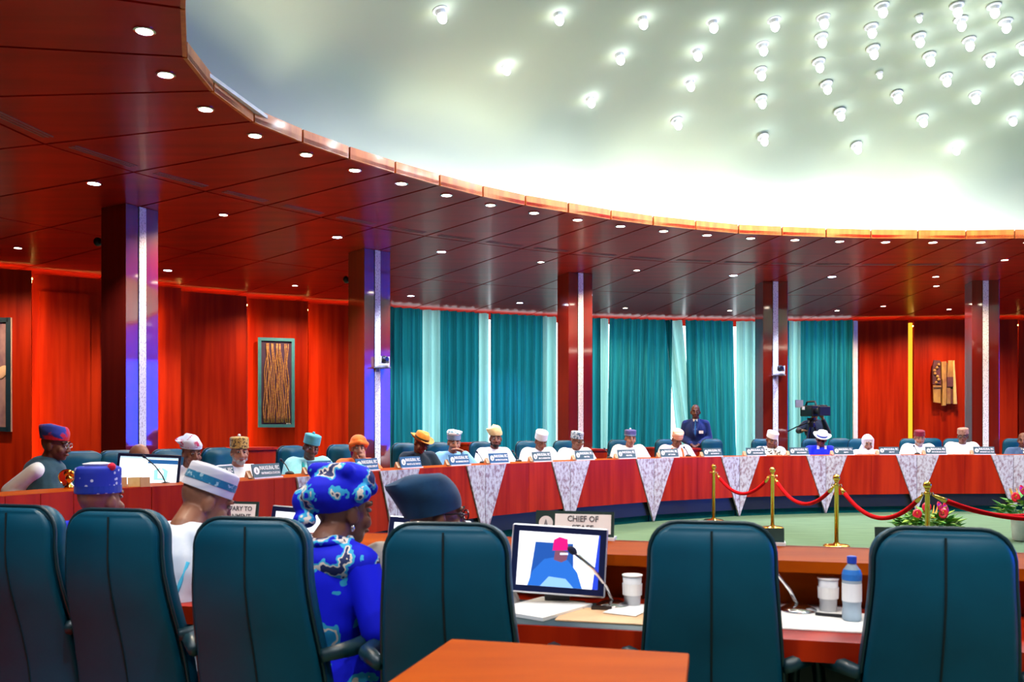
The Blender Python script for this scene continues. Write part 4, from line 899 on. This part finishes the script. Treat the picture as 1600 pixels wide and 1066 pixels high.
for p in posts[4:]: stanchion(p, 'brass stanchion beyond the right edge', )['group'] = 'stanchions beyond the edge'
def rope(p, q, sag, label):
    t = thing('barrier_rope', label, 'rope', (p.x, p.y, 0)); d = q - p; u = d.normalized()
    P = lambda s: u * (.06 + (d.length - .12) * s) + Vector((0, 0, .70 - 4 * sag * s * (1 - s)))
    MB().tube([P(.06 + .88 * k / 20) for k in range(21)], .024, 10).build('velvet_cord', ROPE, t, smooth=True)
    for a, b in ((0, .065), (1, .935)): MB().tube([P(a), P((a + b) / 2), P(b)], [.01, .018, .027], 8).build('brass_end', GOLD, t, smooth=True)
rope(posts[0], posts[1], .26, 'red rope between the first and second stanchions'); rope(posts[1], posts[2], .28, 'red rope between the second and third stanchions'); rope(posts[2], posts[3], .30, 'red rope between the third and fourth stanchions')
rope(posts[3], posts[4], .24, 'upper red rope running off the right edge'); rope(posts[3], posts[5], .22, 'lower red rope running off the right edge')
LEAF = mat('leaf_green', (.06, .26, .03), .5, col2=(.03, .16, .02)); LEAFY = mat('leaf_lime', (.24, .42, .04), .5); REDF = mat('anthurium_red', (.65, .01, .03), .25); YEL = mat('yellow_petal', (.85, .42, .02), .5)
def flowers(p, label, w, h, zb, nl=90):
    t = thing('flower_arrangement', label, 'flowers', (p.x, p.y, 0)); lf, ly = MB(), MB()
    MB().lathe([(.07, 0), (.10, .02), (.12, zb - .02), (.125, zb), (.11, zb), (.08, .05)], 20).build('vase', WHITEP, t, smooth=True)
    for k in range(nl):
        a = random.uniform(0, 6.28); r = w * math.sqrt(random.random()); z = zb + h * random.uniform(0, .75) * (1 - (r / w) ** 2 * .5)
        c = Vector((r * math.cos(a), r * math.sin(a), z)); out = Vector((math.cos(a), math.sin(a), random.uniform(-.3, .8))).normalized(); L = random.uniform(.09, .17); sd = out.cross(Vector((0, 0, 1))).normalized() * L * .28; nn = sd.cross(out).normalized() * .012
        (lf if random.random() < .55 else ly).add([c, c + out * L * .4 + sd + nn, c + out * L, c + out * L * .4 - sd + nn, c + out * L * .4 - nn], [(0, 1, 4), (1, 2, 4), (2, 3, 4), (3, 0, 4), (0, 3, 1), (1, 3, 2)])
    lf.build('foliage', LEAF, t)['kind'] = 'stuff'; ly.build('foliage', LEAFY, t)['kind'] = 'stuff'
    for x, y, z in ((-.17, -.14, .7), (.06, -.2, .75), (.03, -.16, 1.0), (-.06, -.1, .95), (.14, -.05, .9)):
        T = Matrix.Translation((x * w / .25, y * w / .25, zb + h * z)) @ Euler((R(70), 0, R(random.uniform(-40, 40)))).to_matrix().to_4x4()
        f = MB().lathe([(.002, .006), (.03, .0), (.05, .012), (.052, .016), (.03, .006)], 12, m=T, sy=1.25).build('red_bloom', REDF, t, smooth=True)
        MB().tube([T @ Vector((0, 0, .004)), T @ Vector((0, .02, .04))], .006, 6).build('spadix', YEL, f)
    for k in range(5):
        a = random.uniform(0, 6.28); MB().tube([(.1 * math.cos(a), .1 * math.sin(a) - .06, zb + h * .5), (.16 * math.cos(a), .16 * math.sin(a) - .06, zb + h * 1.0)], [.016, .004], 6).build('yellow_bloom', YEL, t)
flowers(at(1450, 10.6), 'low arrangement of green leaves and red blooms behind the fourth stanchion', .30, .30, .16, 280)
flowers(at(1596, 10.9), 'flowers in a white vase at the right edge', .2, .34, .30, 90)

# ------------------------------------------------------------------ near side
U, V = Vector((.970, -.242, 0)), Vector((.242, .970, 0))
def near_chair(px, y, d, rot, label):
    f = Matrix.Rotation(R(rot), 3, 'Z') @ Vector((0, 1, 0)); p = at(px, d); return chair(p + f * .305, f, label, 1.0, 0)
near_chair(8, 795, 3.20, -16, 'large green leather chair cut by the left edge, seen from behind')
near_chair(168, 798, 3.05, -13, 'large green leather chair of the white-gowned man, seen from behind')
near_chair(382, 813, 2.76, -10, 'large green leather chair of the woman in blue, seen from behind')
near_chair(692, 822, 2.60, -8, 'large green leather chair of the navy-capped man, seen from behind')
near_chair(1112, 820, 2.64, -12, 'large empty green leather chair left of the water bottle')
near_chair(1478, 830, 2.48, -14, 'large empty green leather chair right of the water bottle')

def floral(name, base, cols, scale, th):
    m = mat('fabric_' + name, base, .75, scale=(scale,) * 3, spec=.3, detail=3); rp = [n for n in m.node_tree.nodes if n.type == 'VALTORGB'][0].color_ramp
    rp.interpolation = 'CONSTANT'; rp.elements[0].position = 0; rp.elements[0].color = (*base, 1); rp.elements[1].position = th; rp.elements[1].color = (*cols[0], 1)
    for c, dp in zip(cols[1:], (.045, .075)):
        e = rp.elements.new(th + dp); e.color = (*c, 1)
    return m
FLOR = floral('blue_floral', (.003, .008, .78), [(.03, .35, .62), (.72, .62, .55), (.02, .30, .62)], 6.0, .555); FLOR2 = floral('wrap_floral', (.003, .008, .60), [(.04, .40, .68), (.75, .66, .60), (.02, .03, .12)], 11, .52)
BLUEDOT = mat('fabric_blue_dot', (.008, .03, .42), .75, col2=(.55, .62, .80), kind='voronoi', scale=(32, 32, 32), ramp=(.18, .24)); STRW = fab('white_knit', (.62, .62, .72), (.50, .52, .64), (3, 3, 60)); TEALB = fab('teal_band', (.01, .16, .32), (.30, .50, .62), (60, 60, 60), (.38, .42)); NAVYC = fab('navy_cap', (.004, .045, .12), (.003, .03, .08)); POM = fab('red_pompom', (.7, .01, .05)); CYANP = fab('cyan_piping', (.05, .42, .68)); WHITEG = fab('white_kaftan', (.72, .78, .90), (.62, .70, .86))
# blue-capped man
p = at(140, 3.98); f = Matrix.Rotation(R(-8), 3, 'Z') @ Vector((0, 1, 0))
person('man in a royal blue dotted cap seen from behind at the left', Vector((p.x, p.y, 0)), f, ztop=EYE - 57 * 3.98 / FPX, zcap=.155, hz=.105, hf=.03, look=-12, nod=0, skin=0, gown=ROYAL, vox=.006, gvox=.012, sleeve=.085,
  hat=lambda H, t, N: (lambda c: (MB().lathe([(.055, .0), (.06, .010), (.03, .016), (.001, .017)], 20, c=(0, .014, .138), sy=1.15, m=H).build('top', WHITE, c), MB().ell((-.085, .02, .135), (.018, .018, .018), m=H).build('pompom', POM, c)))(kufi(H, t, BLUEDOT, .105, z0=.02, band=[(.0, .03, fab('blue_cap_band', (.010, .04, .40)))])))
# striped-cap man in white
p = at(272, 3.42); f = Matrix.Rotation(R(-22), 3, 'Z') @ Vector((0, 1, 0))
def piping(H, t, N, O):
    MB().tube([N + Vector((.15, .075, -.07)), N + Vector((.06, .118, -.08)), N + Vector((-.06, .118, -.08)), N + Vector((-.15, .075, -.07))], .008, 8).build('piping', CYANP, t, smooth=True)
    for s in (-1, 1): MB().tube([N + Vector((s * .12, .128, -.13)), N + Vector((s * .10, .165, -.24)), N + Vector((s * .09, .19, -.36))], .008, 8).build('piping', CYANP, t, smooth=True)
person('man in a white gown and blue-striped white cap bending over, seen from behind', Vector((p.x, p.y, 0)) , f, ztop=EYE - 62 * 3.40 / FPX, zcap=.13, hz=.115, hf=.05, look=-30, nod=26, roll=-4, skin=0, gown=WHITEG, vox=.006, gvox=.012, sleeve=.085, lean=.05, extra=piping,
  hat=lambda H, t, N: kufi(H, t, STRW, .085, z0=.02, tilt=-4, flare=.97, band=[(.026, .030, TEALB)]), arms=('desk', 'desk'))
# woman in blue
p = at(520, 3.14); f = Matrix.Rotation(R(-26), 3, 'Z') @ Vector((0, 1, 0))
def gele(H, t, N):
    b = MB(); b.ell((0, .035, .05), (.105, .125, .085), (R(-12), 0, 0), m=H); b.ell((-.02, .0, .10), (.085, .10, .06), m=H); b.ell((.07, .115, .01), (.05, .045, .055), m=H); b.cone(H @ Vector((.10, -.03, .05)), H @ Vector((-.04, -.08, .07)), .035, .03, 12); b.cone(H @ Vector((-.10, .0, .05)), H @ Vector((.02, .12, .03)), .035, .04, 12)
    b.cone(H @ Vector((.06, .09, .12)), H @ Vector((-.07, .05, .125)), .03, .03, 10); b.ell((.04, .13, -.055), (.055, .035, .03), m=H)
    obj('headwrap', remesh(b, .007, 3), FLOR2, t)
    MB().ell((-.082, .012, -.072), (.008, .008, .012), m=H).build('earring', CHROME, t, smooth=True)
def necklace(H, t, N, O):
    y = MB(); y.ell(N + Vector((0, .032, -.085)), (.178, .118, .088)); y.ell(N + Vector((0, .037, -.05)), (.092, .078, .05))
    for s in (-1, 1): y.cone(N + Vector((s * .045, .03, -.045)), N + Vector((s * .16, .03, -.085)), .058, .064, 12)
    obj('yoke', remesh(y, .012, 3), FLOR2, t)
    MB().tube([N + Vector((.10 * math.cos(a), .03 + .085 * math.sin(a), -.012)) for a in [k * math.pi / 8 for k in range(17)]], .012, 6).build('collar', FLOR2, t, smooth=True)
person('woman in a royal blue floral dress and matching headwrap, seen from behind', Vector((p.x, p.y, 0)), f, ztop=EYE - 54 * 3.14 / FPX, zcap=.165, hz=.10, hf=.06, look=-18, nod=6, skin=1, gown=FLOR, vox=.006, gvox=.012, sleeve=.06, wide=.92, hat=gele, extra=necklace, lean=-.04,
  arms=(((-.24, .05, -.30), (-.20, -.06, -.47), (.3, -.6, -.6)), 'desk'))
# navy-capped man
p = at(668, 3.25); f = Matrix.Rotation(R(-14), 3, 'Z') @ Vector((0, 1, 0))
person('man in a navy slouch cap and glasses behind the tall green chair', Vector((p.x, p.y, 0)), f, ztop=EYE - 72 * 3.25 / FPX, zcap=.15, hz=.11, hf=.04, look=-52, nod=4, roll=0, skin=1, gown=fab('beige_gown', (.42, .38, .36)), glasses=GLASS, vox=.006, gvox=.013,
  hat=lambda H, t, N: fila(H, t, NAVYC, .15, (.01, .06), z0=.0, tilt=-16, sc=1.05))
# a sleeve at the left edge
p = at(-60, 3.75); person('person in pale blue cut by the left edge', Vector((p.x, p.y, 0)), Vector((.1, 1, 0)), ztop=1.30, zcap=.118, skin=0, gown=fab('sky_blue', (.05, .35, .65)), vox=.009, gvox=.014)

# things on the near desk
ds = mat('dark_green_blotter', (.02, .05, .06), .5)
def on_desk(px, y, z=ZS): return at(px, FPX * (EYE - z) / (y - HORIZON))
def flat(name, px, y, w, l, rot, m, label, cat, th=.004, z=ZS):
    p = on_desk(px, y); o = tag(MB().box((0, 0, th / 2), (w, l, th)).build(name, m), label, cat); o.location = (p.x, p.y, z + .0012); o.rotation_euler = (0, 0, R(rot)); return o
flat('desk_pad', 905, 962, .62, .40, -14, ds, 'dark green desk pad under the papers before the picture screen', 'desk pad', .004)
flat('paper_stack', 848, 956, .22, .30, -38, PAPER, 'stack of white papers left of the tan envelope', 'papers', .012, ZS + .005)
flat('envelope', 945, 966, .30, .22, -14, mat('manila', (.80, .50, .28), .7), 'tan envelope lying before the picture screen', 'envelope', .004, ZS + .005)
flat('paper_sheet', 985, 958, .12, .2, -30, PAPER, 'white sheet lying over the tan envelope', 'papers', .002, ZS + .011)
flat('paper_sheet', 1285, 972, .46, .30, -14, PAPER, 'large white sheet on the desk beside the water bottle', 'papers', .004)
flat('paper_sheet', 1262, 948, .30, .20, -14, PAPER, 'white sheet under the microphone base at the right', 'papers', .003)
def near_monitor(px, d, ybot, label, pic, rz=-6, w=.345, h=.246):
    p = at(px, d); zb = EYE - (ybot - HORIZON) * d / FPX; t = thing('monitor', label, 'monitor', (p.x, p.y, 0), R(rz))
    A = Matrix.Translation((0, 0, zb)) @ Matrix.Rotation(R(3), 4, 'Y') @ Matrix.Rotation(R(-12), 4, 'X')
    MB().box((0, .006, h / 2), (w, .018, h), m=A).build('shell', mat('silver_shell', (.70, .72, .80), .3, metal=.6), t, bevel=.008)
    MB().box((0, -.004, h / 2), (w - .012, .006, h - .012), m=A).build('bezel', mat('blue_black_plastic', (.006, .012, .06), .3), t)
    sw, shh = w - .055, h - .055
    sc = MB().box((0, -.0075, h / 2), (sw, .002, shh), m=A).build('screen', glow('screen_white2', (.90, .92, 1), 1.1), t)
    if pic:
        X, Z, Y = A.to_3x3() @ Vector((1, 0, 0)), A.to_3x3() @ Vector((0, 0, 1)), A.to_3x3() @ Vector((0, -1, 0)); o = lambda k: A @ Vector((0, -.0086 - .0006 * k, h / 2))
        q = lambda nm, poly, k, m: MB().prism(poly, o(k), X, Z, Y, .0004).build(nm, m, sc)
        q('picture_chair', [(-.10, -shh / 2), (.06, -shh / 2), (.05, .06), (-.085, .06)], 0, glow('pic_blue', (.015, .07, .30), 1))
        q('picture_curtain', [(.125, -shh / 2), (sw / 2, -shh / 2), (sw / 2, shh / 2), (.14, shh / 2)], 0, glow('pic_royal', (.02, .05, .50), 1))
        q('picture_robe', [(-.105, -shh / 2), (.09, -shh / 2), (.07, -.04), (.035, .0), (.0, .012), (-.05, .0), (-.09, -.045)], 1, glow('pic_robe', (.02, .12, .48), 1))
        q('picture_robe_light', [(-.06, -shh / 2), (.06, -shh / 2), (.03, -.065), (-.03, -.06)], 2, glow('pic_light', (.22, .42, .75), 1))
        q('picture_face', [(-.016, .0), (.012, -.008), (.030, .002), (.034, .03), (-.012, .04)], 3, glow('pic_face', (.16, .06, .10), 1))
        q('picture_cap', [(-.022, .032), (.032, .036), (.03, .075), (.0, .082), (-.02, .07)], 4, glow('pic_cap', (.55, .01, .16), 1))
        q('picture_glasses', [(.005, .018), (.034, .02), (.034, .027), (.005, .026)], 5, glow('pic_glass', (.6, .65, .8), 1))
    MB().box((0, .07, (zb + ZS) / 2 + .02), (.09, .02, max(.03, zb - ZS + .06))).build('stand', BLACK, t); MB().box((0, .04, ZS + .006), (.2, .14, .012)).build('foot', BLACK, t, bevel=.003)
near_monitor(869, 3.18, 930, 'silver-edged monitor showing a man in a red cap', True)
near_monitor(662, 3.60, 905, 'monitor corner peeping out left of the tall chair of the navy-capped man', False, -10)
near_monitor(468, 3.95, 880, 'dark monitor top between the striped cap and the blue headwrap', False, -14)
o = mic(on_desk(958, 951), Vector((-1, -.55, 0)), 'silver gooseneck microphone before the picture screen', ZS, .24, s=1.4)
o = mic(on_desk(1247, 957), Vector((-1, -.1, 0)), 'silver gooseneck microphone right of the empty chair', ZS, .24, s=1.4)
CLEAR = mat('clear_glass', (.9, .92, .98), .08, trans=.25, ior=1.15, col2=(.85, .88, .95))
def tumbler(px, y, label, s=1.0):
    p = on_desk(px, y); t = thing('tumbler', label, 'glass', (p.x, p.y, ZS + .005)); t.scale = (s, s, s)
    MB().lathe([(.028, 0), (.034, .11), (.032, .11), (.026, .006), (.001, .006)], 20).build('glass', CLEAR, t, smooth=True)
    MB().lathe([(.036, .111), (.037, .116), (.001, .117)], 20).build('paper_cover', PAPER, t)
    MB().lathe([(.0345, .045), (.0358, .085)], 20, cap=False).build('paper_sleeve', PAPER, t)
tumbler(1294, 957, 'covered glass tumbler left of the water bottle'); tumbler(988, 951, 'covered glass tumbler beside the left edge of the empty chair')
p = on_desk(1331, 972); t = thing('water_bottle', 'clear water bottle with blue cap and label', 'bottle', (p.x, p.y, ZS + .005))
MB().lathe([(.026, 0), (.031, .006), (.031, .03), (.029, .05), (.031, .07), (.031, .145), (.026, .17), (.013, .188), (.013, .198), (.011, .198), (.011, .186)], 24).build('bottle_body', mat('bottle_plastic', (.62, .82, 1.0), .08, trans=.4, ior=1.2), t, smooth=True)
MB().lathe([(.0315, .135), (.0318, .155), (.027, .170)], 24, cap=False).build('upper_label', mat('blue_label', (.03, .22, .75), .4), t); MB().lathe([(.0316, .065), (.0316, .125)], 24, cap=False).build('label_band', mat('white_label', (.85, .9, .95), .4, col2=(.2, .5, .8), scale=(30, 30, 30), ramp=(.3, .36)), t)
MB().lathe([(.015, .19), (.0155, .212), (.012, .214), (.001, .214)], 20).build('bottle_cap', mat('blue_cap', (.02, .08, .62), .35), t)
pn = flat('pen', 1296, 966, .09, .012, -25, BLACK, 'black pen on the white sheet left of the water bottle', 'pen', .008, ZS + .006)
pn = flat('spectacles', 940, 957, .07, .025, -10, mat('spectacle_frame', (.02, .015, .015), .3), 'folded spectacles behind the tan envelope', 'glasses', .012, ZS + .008)
NB = mat('dark_sign_frame', (.02, .05, .045), .4)
def big_sign(px, d, lines, label, w=.33, h=.105):
    p = at(px, d); return name_sign(p, V * -1 * -1 if False else Vector((V.x, V.y, 0)), label, lines, NB, w, h, ZL, 10, .030 if lines else .012, (.035, .235, .08) if lines else None)
INK = mat('sign_ink', (.12, .13, .15), .7)
big_sign(897, 3.72, [('CHIEF OF', .034, .035, .072, .13, INK), ('STAFF', .034, .035, .034, .09, INK)], 'white and green sign reading chief of staff on the near ledge')
big_sign(352, 4.22, [('SECRETARY TO', .03, .035, .07, .2, INK), ('GOVERNMENT', .03, .035, .034, .19, INK)], 'tilted white name sign right of the striped-cap man')
big_sign(1168, 3.56, [], 'dark name sign top behind the empty chair left of the bottle', .28, .055); big_sign(1420, 3.42, [], 'dark name sign top behind the rightmost chair', .24, .07)

# small console table nearest the camera
a, b = Vector((-.142, 2.10, 0)), Vector((.389, 1.966, 0)); u = (b - a).normalized(); v = Vector((u.y, -u.x, 0)); L = (b - a).length
t = thing('side_console', 'small polished wooden table, top coloured as lit orange, nearest the camera', 'table', (a.x, a.y, 0))
MB().prism([(0, 0), (L, 0), (L + .015, .55), (-.015, .55)], (0, 0, .88), u, v, (0, 0, 1), .022).build('table_top', WOODO, t, bevel=.004)
MB().prism([(.02, .02), (L - .02, .02), (L - .02, .52), (.02, .52)], (0, 0, .80), u, v, (0, 0, 1), .08).build('apron', WOOD, t)
for x in (.03, L - .08):
    for y in (.03, .46): MB().prism([(x, y), (x + .05, y), (x + .05, y + .05), (x, y + .05)], (0, 0, 0), u, v, (0, 0, 1), .8).build('leg', WOOD, t)
